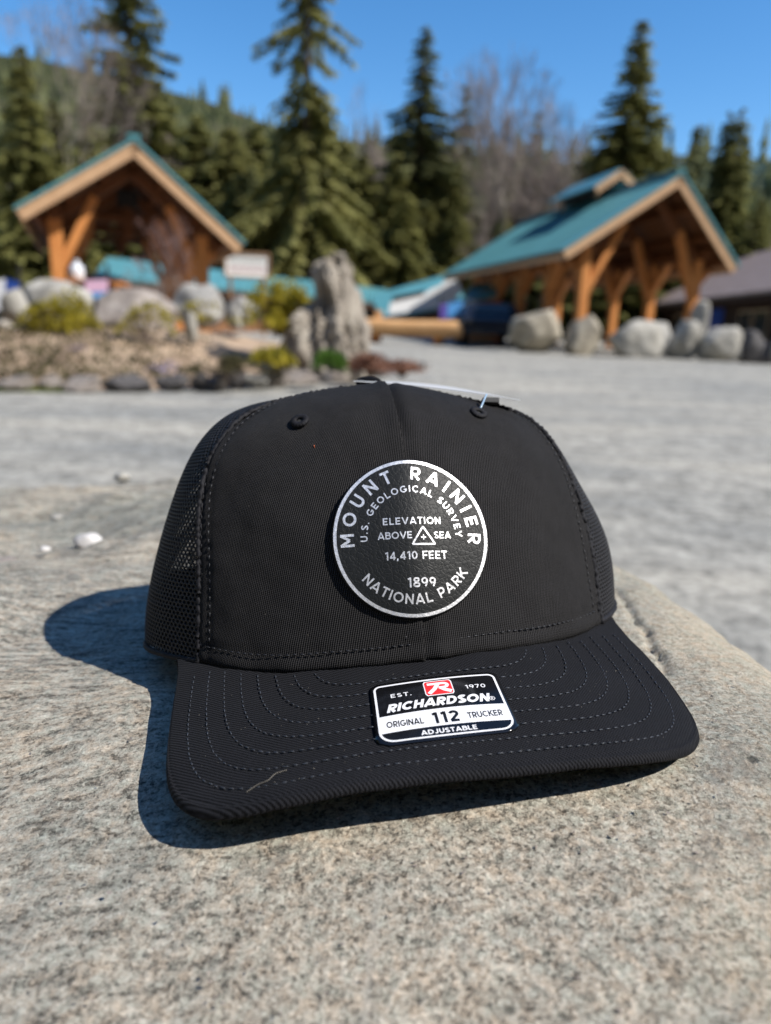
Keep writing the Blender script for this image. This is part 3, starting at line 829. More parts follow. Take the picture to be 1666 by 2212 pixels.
# eyelets and the covered button
def torus_geo(c, n, up, R1, R2, r, nu=40, nv=10, rough=0.0):
    n = n / np.linalg.norm(n); s = np.cross(up, n); s /= np.linalg.norm(s); u = np.cross(n, s)
    V = []
    for i in range(nu):
        a = 2 * PI * i / nu
        for j in range(nv):
            b2 = 2 * PI * j / nv
            rr = r * (1 + rough * math.sin(a * 17 + b2))
            V.append(c + s * math.cos(a) * (R1 + rr * math.cos(b2)) + u * math.sin(a) * (R2 + rr * math.cos(b2)) + n * rr * 0.7 * math.sin(b2))
    F = [(i * nv + j, ((i + 1) % nu) * nv + j, ((i + 1) % nu) * nv + (j + 1) % nv, i * nv + (j + 1) % nv) for i in range(nu) for j in range(nv)]
    return V, F
for t, p0 in ((-0.505, 0.981), (0.494, 0.986)):
    ph = np.array([p0]); c = crown([t], ph)[0]; n = crown_n([t], ph)[0]
    v, f = torus_geo(c + n * 0.0006, n, np.array([0, 0, 1.0]), 0.0026, 0.0024, 0.0013, 48, 10, 0.18)
    e = mesh('eyelet', v, f, M['netting_edge'], cap, True)
    v = [c + n * 0.0005 + 0.002 * (math.cos(k * PI / 6) * np.cross(n, (0, 0, 1)) + math.sin(k * PI / 6) * np.cross(n, np.cross(n, (0, 0, 1)))) for k in range(12)]
    mesh('eyelet_hole', v, [tuple(range(12))], M['lining'], e)
def button():
    c = crown([0.3], ph_of([0.999]))[0]
    bm = bmesh.new(); bmesh.ops.create_uvsphere(bm, u_segments=24, v_segments=12, radius=1)
    V = np.array([v.co[:] for v in bm.verts]) * np.array([0.0066, 0.0066, 0.0030]); F = [[v.index for v in ff.verts] for ff in bm.faces]; bm.free()
    top = at_y(796, 834, 0.36)
    mesh('button', V + np.array([top[0], c[1] + 0.004, c[2] + 0.0022]), F, M['twill_bill'], cap, True)
button()

# ------------------------------------------------------------------ the bill
RIM = 0.00175
def bill_out(ps, k=1.0):
    e = 2 / PRM['n']
    return k * PRM['W'] * spw(np.sin(ps), e), -(PRM['y0'] + k * (PRM['L'] + PRM['b'] - PRM['y0']) * np.abs(np.cos(ps)) ** e)
def bill_pt(x, y, dz=0.0):
    x, y = np.broadcast_arrays(np.asarray(x, float), np.asarray(y, float))
    return place(np.stack([x, y, bill_z(x, y) + dz], -1))
def bill_n(x, y):
    e = 5e-4
    n = np.cross(bill_pt(x + e, y) - bill_pt(x - e, y), bill_pt(x, y + e) - bill_pt(x, y - e))
    return n / np.linalg.norm(n, axis=1, keepdims=True)
def build_bill():
    NP = 161
    ps = np.linspace(-PI/2, PI/2, NP)
    # even spacing along the rim
    xx, yy = bill_out(np.linspace(-PI/2, PI/2, 4000)); d = np.concatenate([[0], np.cumsum(np.hypot(np.diff(xx), np.diff(yy)))])
    ps = np.interp(np.linspace(0, d[-1], NP), d, np.linspace(-PI/2, PI/2, 4000))
    ox, oy = bill_out(ps)
    th = np.linspace(-1.18, 1.18, NP)
    e = 2 / PRM['nb']
    ix, iy = PRM['a'] * 0.97 * spw(np.sin(th), e), -PRM['b'] * 0.97 * spw(np.cos(th), e)
    prof = [(w, 0.0) for w in np.linspace(0, 0.93, 24)] + [(0.95, -0.0001), (0.962, -0.0004), (0.972, -0.0001), (0.982, -0.0001), (0.992, -RIM * 0.45), (1.0, -RIM), (0.993, -RIM * 1.6), (0.975, -RIM * 2.0)] + [(w, -RIM * 2.0) for w in np.linspace(0.9, 0.0, 12)]
    V, UV = [], []
    for j, (w, dz) in enumerate(prof):
        x = ix * (1 - w) + ox * w; y = iy * (1 - w) + oy * w
        V.append(np.stack([x, y, bill_z(x, y) + dz], -1)); UV.append(np.stack([x, y], -1))
    V = np.stack(V, 1); UV = np.stack(UV, 1)
    n = len(prof)
    P = place(V.reshape(-1, 3))
    for i in range(len(P)):
        P[i, 2] += 0.0005 * mnoise.fractal(Vector(P[i] * 60.0), 1.0, 2.0, 2)
    o = mesh('bill', P, grid_faces(NP, n), [M['twill_bill'], M['underbill']], cap, True, UV.reshape(-1, 2))
    mi = np.zeros(len(o.data.polygons), dtype=np.int32)
    fi = np.arange(len(mi)) % (n - 1)
    mi[fi >= 31] = 1
    o.data.polygons.foreach_set('material_index', mi)
    recalc(o)
    return o
bill = build_bill()
for i in range(8):
    k = 0.925 - 0.068 * i
    xx, yy = bill_out(np.linspace(-PI/2 * 0.998, PI/2 * 0.998, 3000), k)
    e = PRM['nb']
    inside = (np.abs(xx) / (PRM['a'])) ** e + (np.abs(yy) / (PRM['b'])) ** e < 1.03
    ok = ~inside & (yy < -PRM['y0'] - 0.006)
    xx, yy = xx[ok], yy[ok]
    d = np.concatenate([[0], np.cumsum(np.hypot(np.diff(xx), np.diff(yy)))])
    g = np.linspace(0, d[-1], 240)
    xx, yy = np.interp(g, d, xx), np.interp(g, d, yy)
    N = bill_n(xx, yy)
    stitches('stitch_row', bill_pt(xx, yy) + N * 0.00025, N, 0.0021, 0.0007, 0.00027, M['bill_thread'], bill, 0.3)

# ------------------------------------------------------------------ lettering: stroked capitals, each stroke a ribbon
def arc(cx, cy, rx, ry, a0, a1, n=14):
    return [(cx + rx * math.cos(math.radians(a0 + (a1 - a0) * i / n)), cy + ry * math.sin(math.radians(a0 + (a1 - a0) * i / n))) for i in range(n + 1)]
def glyph(ch, w):
    """strokes (centre lines) in a box of height 1, and the width; w is the stroke width"""
    h = w / 2; T = 1 - h; m = 0.5
    if ch == 'A': return [[(0.06, 0), (0.46, 1.0)], [(0.86, 0), (0.46, 1.0)], [(0.2, 0.27), (0.72, 0.27)]], 0.92
    if ch == 'B': return [[(h, 0), (h, 1)], [(h, T), (0.40, T)] + arc(0.40, 0.74, 0.22, T - 0.74, 90, -90) + [(h, 0.74 - (T - 0.74))], [(0.40, 0.74 - (T - 0.74))] + arc(0.42, (0.74 - (T - 0.74) + h) / 2, 0.27, (0.74 - (T - 0.74) - h) / 2, 90, -90) + [(h, h)]], 0.74
    if ch == 'C': return [arc(0.5, m, 0.5 - h, m - h, 45, 315, 22)], 0.90
    if ch == 'D': return [[(h, 0), (h, 1)], [(h, T), (0.36, T)] + arc(0.36, m, 0.50 - h, m - h, 90, -90, 18) + [(h, h)]], 0.86
    if ch == 'E': return [[(h, 0), (h, 1)], [(h, T), (0.66, T)], [(h, m), (0.60, m)], [(h, h), (0.67, h)]], 0.69
    if ch == 'F': return [[(h, 0), (h, 1)], [(h, T), (0.66, T)], [(h, 0.47), (0.60, 0.47)]], 0.66
    if ch == 'G': return [arc(0.5, m, 0.5 - h, m - h, 48, 325, 22) + [(0.5 + 0.5 - h - 0.02, 0.46)], [(0.97 - h * 0.1, 0.44), (0.54, 0.44)]], 0.96
    if ch == 'H': return [[(h, 0), (h, 1)], [(0.8 - h, 0), (0.8 - h, 1)], [(h, m), (0.8 - h, m)]], 0.80
    if ch == 'I': return [[(h, 0), (h, 1)]], w
    if ch == 'J': return [[(0.56 - h, 1), (0.56 - h, 0.3)] + arc(0.28, 0.3, 0.28 - h, 0.3 - h, 0, -160, 12)], 0.58
    if ch == 'K': return [[(h, 0), (h, 1)], [(0.74, 1.0), (h, 0.36)], [(0.32, 0.56), (0.78, 0)]], 0.80
    if ch == 'L': return [[(h, 0), (h, 1)], [(h, h), (0.64, h)]], 0.65
    if ch == 'M': return [[(h, 0), (h, 1)], [(0.94 - h, 0), (0.94 - h, 1)], [(h, 0.98), (0.47, 0.32)], [(0.94 - h, 0.98), (0.47, 0.32)]], 0.94
    if ch == 'N': return [[(h, 0), (h, 1)], [(0.82 - h, 0), (0.82 - h, 1)], [(h, 0.94), (0.82 - h, 0.06)]], 0.82
    if ch == 'O': return [arc(0.51, m, 0.51 - h, m - h, 0, 360, 30)], 1.02
    if ch == 'P': return [[(h, 0), (h, 1)], [(h, T), (0.38, T)] + arc(0.38, 0.66, 0.30 - h * 0.4, T - 0.66, 90, -90) + [(h, 0.66 - (T - 0.66))]], 0.70
    if ch == 'R': return [[(h, 0), (h, 1)], [(h, T), (0.38, T)] + arc(0.38, 0.67, 0.31 - h * 0.4, T - 0.67, 90, -90) + [(h, 0.67 - (T - 0.67))], [(0.36, 0.36), (0.64, 0)]], 0.74
    if ch == 'S': return [arc(0.34, 0.735, 0.27 - h * 0.2, 0.265 - h, 30, 250, 14) + arc(0.34, 0.265, 0.30 - h * 0.2, 0.265 - h, 75, -150, 16)], 0.68
    if ch == 'T': return [[(0.36, 0), (0.36, 1)], [(0, T), (0.72, T)]], 0.72
    if ch == 'U': return [[(h, 1), (h, 0.38)] + arc(0.40, 0.38, 0.40 - h, 0.38 - h, 180, 360, 16) + [(0.80 - h, 1)]], 0.80
    if ch == 'V': return [[(0.05, 1), (0.45, 0.0)], [(0.85, 1), (0.45, 0.0)]], 0.90
    if ch == 'X': return [[(0.05, 0), (0.75, 1)], [(0.05, 1), (0.75, 0)]], 0.8
    if ch == 'Y': return [[(0.05, 1), (0.42, 0.42)], [(0.79, 1), (0.42, 0.42)], [(0.42, 0.48), (0.42, 0)]], 0.84
    if ch == '0': return [arc(0.36, m, 0.36 - h, m - h, 0, 360, 26)], 0.72
    if ch == '1': return [[(0.30, 0), (0.30, 1)], [(0.30, 0.97 - h * 0.5), (0.04, 0.84 - h * 0.3)]], 0.42
    if ch == '2': return [arc(0.33, 0.70, 0.28 - h * 0.2, 0.30 - h, 165, -35, 14) + [(0.06, h)], [(0.03, h), (0.64, h)]], 0.67
    if ch == '4': return [[(0.52, 0), (0.52, 1)], [(0.54, 0.96), (0.06, 0.27)], [(0.04, 0.27), (0.72, 0.27)]], 0.74
    if ch == '7': return [[(0.02, T), (0.62, T)], [(0.58, 0.98 - h), (0.22, 0)]], 0.66
    if ch == '8': return [arc(0.34, 0.755, 0.26 - h * 0.3, 0.245 - h * 0.8, 0, 360, 20), arc(0.34, 0.27, 0.31 - h * 0.3, 0.27 - h, 0, 360, 22)], 0.68
    if ch == '9': return [arc(0.33, 0.67, 0.31 - h * 0.5, 0.33 - h, 0, 360, 22), arc(0.28, 0.60, 0.36 - h, 0.60 - h, 12, -72, 12)], 0.67
    if ch == '.': return [[(0.0, w * 0.5), (w, w * 0.5)]], w
    if ch == ',': return [[(0.10, w), (0.02, -0.16)]], w * 1.2
    if ch == '+': return [[(0.5, 0), (0.5, 1)], [(0, 0.5), (1, 0.5)]], 1.0
    return [], 0.34
def ribbon(pts, w, step=0.12):
    """quads of width w along a polyline, mitred; dense enough to follow a curved surface"""
    P = [np.array(pts[0], float)]
    for q in pts[1:]:
        q = np.array(q, float); L = np.linalg.norm(q - P[-1])
        if L < 1e-6: continue
        k = max(1, int(L / step)); a = P[-1]
        for i in range(1, k + 1): P.append(a + (q - a) * i / k)
    P = np.array(P); n = len(P)
    closed = np.linalg.norm(P[0] - P[-1]) < 1e-4 and n > 3
    d = np.diff(P, axis=0); d /= np.linalg.norm(d, axis=1, keepdims=True)
    V, F = [], []
    for i in range(n):
        if closed and i in (0, n - 1): a, b2 = d[-1], d[0]
        else: a, b2 = d[max(i - 1, 0)], d[min(i, n - 2)]
        t = a + b2; t /= (np.linalg.norm(t) + 1e-9)
        nn = np.array([-t[1], t[0]]); c = max(0.45, float(nn @ np.array([-b2[1], b2[0]])))
        V += [P[i] + nn * w / 2 / c, P[i] - nn * w / 2 / c]
    for i in range(n - 1): F.append((2*i, 2*i+1, 2*i+3, 2*i+2))
    return V, F
class Ink:
    """collects 2-D ribbons and maps them on to a surface; every stroke a hair above the last"""
    def __init__(self, surf, lift): self.surf, self.lift, self.k, self.parts = surf, lift, 0, []
    def add(self, V, F):
        self.parts.append((self.surf(np.array(V), self.lift + 3e-6 * (self.k % 7)), F)); self.k += 1
    def strokes(self, strokes, w, fn):
        for s in strokes:
            V, F = ribbon(s, w)
            self.add([fn(v) for v in V], F)
    def build(self, name, mat, parent):
        V, F = join([(list(v), f) for v, f in self.parts])
        return mesh(name, V, F, mat, parent)
def text_width(txt, w, track):
    return sum(glyph(c, w)[1] + track for c in txt) - track
def straight(ink, txt, cx, cy, h, w=0.17, track=0.16, slant=0.0, rot=0.0, sx=1.0, arch=0.0):
    x = -text_width(txt, w, track) / 2
    W = -2 * x
    ca, sa = math.cos(rot), math.sin(rot)
    for c in txt:
        st, gw = glyph(c, w)
        def fn(v, x=x):
            u, q = (x + v[0] + slant * (v[1] - 0.5)) * h * sx, (v[1] - 0.5) * h
            q += arch * (1 - (2 * (x + v[0]) / W) ** 2)
            return (cx + u * ca - q * sa, cy + u * sa + q * ca)
        ink.strokes(st, w, fn); x += gw + track
def round_text(ink, txt, r0, r1, a_start, a_end, w=0.17, inside=False):
    """capitals between the radii r0 (feet) and r1 (heads), from angle a_start to a_end in degrees"""
    h = abs(r1 - r0); rm = (r0 + r1) / 2
    nat = text_width(txt, w, 0.0)
    total = abs(math.radians(a_end - a_start)) * rm / h
    track = (total - nat) / (len(txt) - 1)
    sg = 1 if a_end > a_start else -1
    x = 0
    for c in txt:
        st, gw = glyph(c, w)
        def fn(v, x=x, gw=gw):
            am = math.radians(a_start) + sg * (x + gw / 2) * h / rm
            u, q = (v[0] - gw / 2) * h, (v[1] - 0.5) * h
            if sg < 0: c0 = (rm * math.cos(am), rm * math.sin(am)); e = (math.sin(am), -math.cos(am)); g = (math.cos(am), math.sin(am))
            else: c0 = (rm * math.cos(am), rm * math.sin(am)); e = (-math.sin(am), math.cos(am)); g = (-math.cos(am), -math.sin(am))
            return (c0[0] + e[0] * u + g[0] * q, c0[1] + e[1] * u + g[1] * q)
        ink.strokes(st, w, fn); x += gw + track

# ------------------------------------------------------------------ the round patch
def build_patch():
    RP = 0.0298
    pc = crown([-0.0105], [0.3444])[0]
    tt, hh = np.meshgrid(np.linspace(-0.24, 0.22, 24), np.linspace(0.10, 0.66, 24))
    n = crown_n(tt, hh).mean(0); n /= np.linalg.norm(n)
    tilt = math.radians(3.4)
    e1 = RGT * math.cos(tilt) + UPV * math.sin(tilt); e1 -= n * (e1 @ n); e1 /= np.linalg.norm(e1)
    e2 = np.cross(n, e1)
    Q = crown(tt, hh) - pc
    u, v, h = Q @ e1, Q @ e2, Q @ n
    dc = np.abs(crown_local(tt, hh)[..., 0]).ravel()
    h = h + CREASE * np.maximum(0, 1 - dc / 0.035) ** 1.3 + 0.0013 * np.exp(-(dc / 0.0042) ** 2)
    keep = np.hypot(u, v) < RP * 1.02
    u, v, h = u[keep], v[keep], h[keep]
    A = np.stack([np.ones_like(u), u, v, u * u, v * v, np.abs(u)], -1)
    co = np.linalg.lstsq(A, h, rcond=None)[0]
    off = (h - A @ co).max() + 0.0004
    def height(u, v): return co[0] + co[1] * u + co[2] * v + co[3] * u * u + co[4] * v * v + co[5] * np.sqrt(u * u + 5e-5)
    # the photograph's patch is a hair taller than wide
    def surf(V, lift):
        V = np.asarray(V, float) * RP
        V = V * np.array([1.0, 1.02])
        return pc + np.outer(V[:, 0], e1) + np.outer(V[:, 1], e2) + np.outer(height(V[:, 0], V[:, 1]) + off + lift, n)
    TH = 0.0010
    na, nr = 120, 26
    V = [surf([(0, 0)], TH)[0]]
    rr = list(np.linspace(1.0 / nr, 0.985, nr)) + [1.0, 1.003, 1.0]
    lf = [TH] * nr + [TH - 0.0003, TH - 0.0007, 0.0 - off - 0.0006]
    for r, l in zip(rr, lf):
        V += list(surf([(r * math.cos(2 * PI * i / na), r * math.sin(2 * PI * i / na)) for i in range(na)], l))
    F = [(0, 1 + i, 1 + (i + 1) % na) for i in range(na)]
    for k in range(len(rr) - 1):
        a, b2 = 1 + k * na, 1 + (k + 1) * na
        F += [(a + i, b2 + i, b2 + (i + 1) % na, a + (i + 1) % na) for i in range(na)]
    patch = mesh('patch', V, F, M['leather'], cap, True)
    recalc(patch)
    ring = Ink(surf, TH + 0.00008)
    for r in (0.9585, 0.978, 0.9795):
        pass
    vs, fs = [], []
    for i in range(121):
        a = 2 * PI * i / 120
        for r in (0.944, 0.964, 0.984): vs.append((r * math.cos(a), r * math.sin(a)))
    for i in range(120):
        for j in range(2): fs.append((i*3+j, i*3+j+1, (i+1)*3+j+1, (i+1)*3+j))
    ring.add(vs, fs); ring.build('silver_ring', M['foil'], patch)
    def ink(): return Ink(surf, TH + 0.00008)
    k = ink(); round_text(k, 'MOUNT RAINIER', 0.725, 0.895, 187.0, -7.0, 0.185); k.build('lettering', M['foil'], patch)
    k = ink(); round_text(k, 'U.S. GEOLOGICAL SURVEY', 0.560, 0.648, 184, -1, 0.175); k.build('lettering', M['foil'], patch)
    k = ink(); straight(k, 'ELEVATION', 0.005, 0.192, 0.088, 0.17, 0.22); k.build('lettering', M['foil'], patch)
    k = ink(); straight(k, 'ABOVE', -0.222, 0.014, 0.088, 0.17, 0.14); straight(k, 'SEA', 0.385, 0.010, 0.084, 0.17, 0.16); k.build('lettering', M['foil'], patch)
    k = ink()
    tri = [(0.135, 0.115), (0.282, -0.103), (-0.012, -0.103), (0.135, 0.115)]
    for a, b2 in zip(tri[:-1], tri[1:]):
        V, F = ribbon([a, b2], 0.021, 0.03); k.add(V, F)
    straight(k, '+', 0.135, -0.020, 0.062, 0.22); k.build('triangle_emblem', M['foil'], patch)
    k = ink(); straight(k, '14,410 FEET', 0.035, -0.238, 0.100, 0.175, 0.15); k.build('lettering', M['foil'], patch)
    k = ink(); straight(k, '1899', 0.080, -0.568, 0.120, 0.17, 0.18); k.build('lettering', M['foil'], patch)
    k = ink(); round_text(k, 'NATIONAL PARK', 0.828, 0.705, 217.5, 326.5, 0.175); k.build('lettering', M['foil'], patch)
build_patch()

# ------------------------------------------------------------------ the size sticker on the bill
def build_sticker():
    C = {'TL': (-0.0227, -0.0863), 'TR': (0.0230, -0.0869), 'BR': (0.0207, -0.1175), 'BL': (-0.0254, -0.1181)}
    C = {k: np.array(v) for k, v in C.items()}
    asp = 0.70                                   # height over width
    def surf(V, lift):
        V = np.asarray(V, float); s, t = V[:, :1], V[:, 1:] / asp
        xy = (C['BL'] * (1 - s) + C['BR'] * s) * (1 - t) + (C['TL'] * (1 - s) + C['TR'] * s) * t
        P = bill_pt(xy[:, 0], xy[:, 1]); N = bill_n(xy[:, 0], xy[:, 1])
        return P + N * (0.0005 + lift)
    def rr_outline(x0, x1, y0, y1, rt, rb, n=8):
        return (arc(x1 - rt, y1 - rt, rt, rt, 0, 90, n) + arc(x0 + rt, y1 - rt, rt, rt, 90, 180, n) +
                arc(x0 + rb, y0 + rb, rb, rb, 180, 270, n) + arc(x1 - rb, y0 + rb, rb, rb, 270, 360, n))
    def filled(x0, x1, y0, y1, rt, rb, nx=26, ny=22, top=None):
        vs, fs = [], []
        for j in range(ny + 1):
            y = y0 + (y1 - y0) * j / ny
            ins = 0.0
            if y < y0 + rb: ins = rb - math.sqrt(max(0, rb * rb - (y0 + rb - y) ** 2))
            if y > y1 - rt: ins = rt - math.sqrt(max(0, rt * rt - (y - y1 + rt) ** 2))
            for i in range(nx + 1):
                x = x0 + ins + (x1 - x0 - 2 * ins) * i / nx
                vs.append((x, y if top is None else y + top * (1 - ((x - 0.5) / 0.5) ** 2)))
        for j in range(ny):
            for i in range(nx): fs.append((j*(nx+1)+i, j*(nx+1)+i+1, (j+1)*(nx+1)+i+1, (j+1)*(nx+1)+i))
        return vs, fs
    v, f = filled(0, 1, 0, asp, 0.06, 0.09)
    st = mesh('size_sticker', surf(v, 0.0), f, M['sticker_black'], cap, True)
    so = st.modifiers.new('thickness', 'SOLIDIFY'); so.thickness = 0.0003; so.offset = -1
    k = Ink(surf, 0.00006)
    o = rr_outline(0.035, 0.965, 0.035, asp - 0.035, 0.045, 0.10); o.append(o[0])
    V, F = ribbon(o, 0.016, 0.04); k.add(V, F); k.build('border_line', M['sticker_white'], st)
    k = Ink(surf, 0.00009)
    v, f = filled(0.035, 0.965, 0.118, 0.300, 0, 0, 26, 6, 0.018); k.add(v, f); k.build('white_band', M['sticker_white'], st)
    k = Ink(surf, 0.00006)
    v, f = filled(0.405, 0.625, 0.470, 0.645, 0.012, 0.012, 8, 8); k.add(v, f); k.build('logo_edge', M['sticker_white'], st)
    k = Ink(surf, 0.00010)
    v, f = filled(0.413, 0.617, 0.478, 0.637, 0.01, 0.01, 8, 8); k.add(v, f); k.build('logo_square', M['sticker_red'], st)
    k = Ink(surf, 0.00014)
    lx, ly, lw, lh = 0.413, 0.478, 0.204, 0.159
    def L(pts): return [(lx + a * lw, ly + b2 * lh) for a, b2 in pts]
    for pts, w in ((L([(0.10, 0.80), (0.40, 0.80), (0.68, 0.80)] + arc(0.68, 0.645, 0.17, 0.155, 90, -90, 8) + [(0.50, 0.49)]), 0.026),
                   (L([(0.50, 0.76), (0.34, 0.42), (0.10, 0.10)]), 0.032), (L([(0.56, 0.50), (0.72, 0.30), (0.95, 0.14)]), 0.034)):
        V, F = ribbon(pts, w, 0.02); k.add(V, F)
    k.build('logo_letter', M['sticker_white'], st)
    k = Ink(surf, 0.00006); straight(k, 'EST.', 0.225, 0.530, 0.044, 0.17, 0.26, sx=1.15); straight(k, '1970', 0.795, 0.532, 0.044, 0.16, 0.20, sx=1.15); k.build('lettering', M['sticker_white'], st)
    k = Ink(surf, 0.00006); straight(k, 'RICHARDSON', 0.490, 0.388, 0.092, 0.25, 0.10, slant=0.28, sx=0.95, arch=0.012)
    o = [(0.885 + 0.020 * math.cos(a * PI / 8), 0.375 + 0.020 * math.sin(a * PI / 8)) for a in range(17)]
    V, F = ribbon(o, 0.005, 0.02); k.add(V, F); straight(k, 'R', 0.885, 0.375, 0.022, 0.2); k.build('lettering', M['sticker_white'], st)
    k = Ink(surf, 0.00014); straight(k, 'ORIGINAL', 0.215, 0.208, 0.066, 0.19, 0.12, sx=0.62); straight(k, '112', 0.500, 0.219, 0.120, 0.22, 0.20, sx=0.82); straight(k, 'TRUCKER', 0.785, 0.208, 0.064, 0.19, 0.12, sx=0.66); k.build('lettering', M['sticker_black'], st)
    k = Ink(surf, 0.00006); straight(k, 'ADJUSTABLE', 0.50, 0.083, 0.046, 0.20, 0.14, sx=0.95); k.build('lettering', M['sticker_white'], st)
build_sticker()

# ------------------------------------------------------------------ hang tag on the crown, stray fibres
def build_tag():
    a = at_y(764, 822, 0.345); b2 = at_y(1124, 863, 0.327)
    mid = (a + b2) / 2
    root = empty('hang_tag', mid, 'thin white card hang tag lying edge on across the top of the cap', 'hang tag')
    view = (mid - CAM); view /= np.linalg.norm(view)
    NU, NV = 24, 8
    V = []
    for lay in (0.0, -0.0005):
        for i in range(NU):
            t = i / (NU - 1)
            e = a * (1 - t) + b2 * t + np.array([0, 0, 1]) * (0.0010 * math.sin(PI * t))
            for j in range(NV):
                q = j / (NV - 1)
                V.append(e + view * 0.045 * q + UPV * (0.0016 * q * math.sin(PI * min(1, t * 0.9 + 0.1))) + UPV * lay)
    n = NU * NV
    F = grid_faces(NU, NV); F2 = [tuple(i + n for i in f[::-1]) for f in F]
    bd = [i * NV for i in range(NU)] + [(NU - 1) * NV + j for j in range(1, NV)] + [i * NV + NV - 1 for i in range(NU - 2, -1, -1)] + [j for j in range(NV - 2, 0, -1)]
    F3 = [(bd[i], bd[(i + 1) % len(bd)], bd[(i + 1) % len(bd)] + n, bd[i] + n) for i in range(len(bd))]
    recalc(mesh('card', V, F + F2 + F3, M['card'], root))
    c = crown([0.494], [0.986])[0]; n2 = crown_n([0.494], [0.986])[0]
    p = at_y(1051, 852, c[1] + 0.010)
    v, f = tube_geo([c - n2 * 0.001, c * 0.6 + p * 0.4, p], 0.00045, 6)
    mesh('plastic_fastener', v, f, M['clear_plastic'], root, True)
    q = at_y(1058, 866, 0.330)
    v, f = beam_geo(q - RGT * 0.0032, q + RGT * 0.0036 - UPV * 0.0002, 0.008, 0.0022, UPV)
    mesh('fastener_head', v, f, M['grey_plastic'], root)
build_tag()
def fibre(name, xy, lift, rad, mat, label):
    P = bill_pt([q[0] for q in xy], [q[1] for q in xy]); N = bill_n(np.array([q[0] for q in xy]), np.array([q[1] for q in xy]))
    P = P + N * np.array(lift)[:, None]
    t = np.linspace(0, len(P) - 1, 24); i = np.arange(len(P))
    S = np.stack([np.interp(t, i, P[:, k]) for k in range(3)], -1)
    for _ in range(4): S[1:-1] = (S[:-2] + 2 * S[1:-1] + S[2:]) / 4
    v, f = tube_geo(S - S[0], rad, 5)
    o = mesh(name, v, f, mat, None, True); o.location = tuple(S[0])
    return tag(o, label, 'fibre')
fibre('lint_fibre', [(-0.0652, -0.1222), (-0.0615, -0.1212), (-0.0585, -0.1217), (-0.0565, -0.1193), (-0.0530, -0.1191)], [0.0004, 0.0008, 0.0011, 0.0009, 0.0005], 0.00012, M['fibre'], 'pale curled fibre lying on the left of the cap bill')
_c = crown([-0.40], [0.80])[0]; _n = crown_n([-0.40], [0.80])[0]
v, f = tube_geo([_n * 0.0003, _n * 0.0009 + np.array([0.0002, 0, -0.001]), _n * 0.0004 + np.array([0.0006, 0, -0.0024])], 0.00013, 5)
_o = mesh('orange_fibre', v, f, M['orange_fibre'], None, True); _o.location = tuple(_c); tag(_o, 'tiny orange fibre on the left front panel of the cap', 'fibre')

def specks():
    r = random.Random(4); V, F = [], []
    def bit(p, n, q):
        o = len(V)
        for _ in range(4): V.append(p + np.array([r.uniform(-q, q), r.uniform(-q, q), r.uniform(0, q)]))
        F.extend([(o, o + 1, o + 2), (o, o + 1, o + 3), (o, o + 2, o + 3), (o + 1, o + 2, o + 3)])
    xs, ys = [], []
    while len(xs) < 170:
        x, y = r.uniform(-0.085, 0.085), r.uniform(-0.128, -0.07)
        if (abs(x) / 0.088) ** 4.5 + (abs(y + 0.045) / 0.085) ** 4.5 < 0.9 and (x / 0.1055) ** 2 + (y / 0.0759) ** 2 > 1.15 and not (-0.027 < x < 0.025 and -0.12 < y < -0.084):
            xs.append(x); ys.append(y)
    P = bill_pt(xs, ys); N = bill_n(np.array(xs), np.array(ys))
    for p, n in zip(P, N): bit(p + n * 0.0004, n, r.uniform(0.00010, 0.00030))
    th = np.array([r.uniform(-0.88, 0.88) for _ in range(120)]); sv = np.array([r.uniform(0.05, 0.9) for _ in range(120)])
    P = crown(th, ph_of(sv)); N = crown_n(th, ph_of(sv))
    for p, n in zip(P, N): bit(p + n * 0.0008, n, r.uniform(0.00008, 0.00020))
    tag(mesh('dust_specks', V, F, M['fibre']), 'pale dust specks scattered over the black cap', 'dust', kind='stuff')
    V.clear(); F.clear()
    box = ((30, 1250, 1250, 2150), (1250, 1640, 1450, 2100))
    for _ in range(420):
        b = r.choice(box); px, py = r.uniform(b[0], b[1]), r.uniform(b[2], b[3])
        p = ray_stone(px, py); p[2] = stone_top(p[0], p[1])
        bit(p + np.array([0, 0, 0.0004]), None, r.uniform(0.0003, 0.0010))
    tag(mesh('stone_grit', V, F, M['brown_rock']), 'loose grit lying on the boulder around the cap', 'grit', kind='stuff')
specks()
# ------------------------------------------------------------------ gravel yard, hills
def ground_z(y): return 0.017 * np.clip(np.asarray(y, float) - 8, 0, 24)
def build_ground():
    xs = np.concatenate([np.linspace(-400, -14, 16), np.linspace(-12, 14, 90), np.linspace(16, 400, 16)])
    ys = np.concatenate([[-60, -20, -6, -2], np.linspace(0, 14, 70), np.linspace(15, 60, 40), np.linspace(70, 640, 16)])
    X, Y = np.meshgrid(xs, ys, indexing='ij')
    Z = np.zeros_like(X)
    for i in range(X.shape[0]):
        for j in range(X.shape[1]):
            if abs(X[i, j]) < 15 and Y[i, j] < 40:
                Z[i, j] = 0.03 * mnoise.fractal(Vector((X[i, j] * 0.5, Y[i, j] * 0.7, 0)), 1.0, 2.0, 3) - 0.02
    Z += ground_z(Y)
    g = mesh('gravel_ground', np.stack([X, Y, Z], -1).reshape(-1, 3), grid_faces(len(xs), len(ys)), M['gravel'], None, True)
    for p in g.data.polygons: p.flip()
    tag(g, kind='structure')
build_ground()

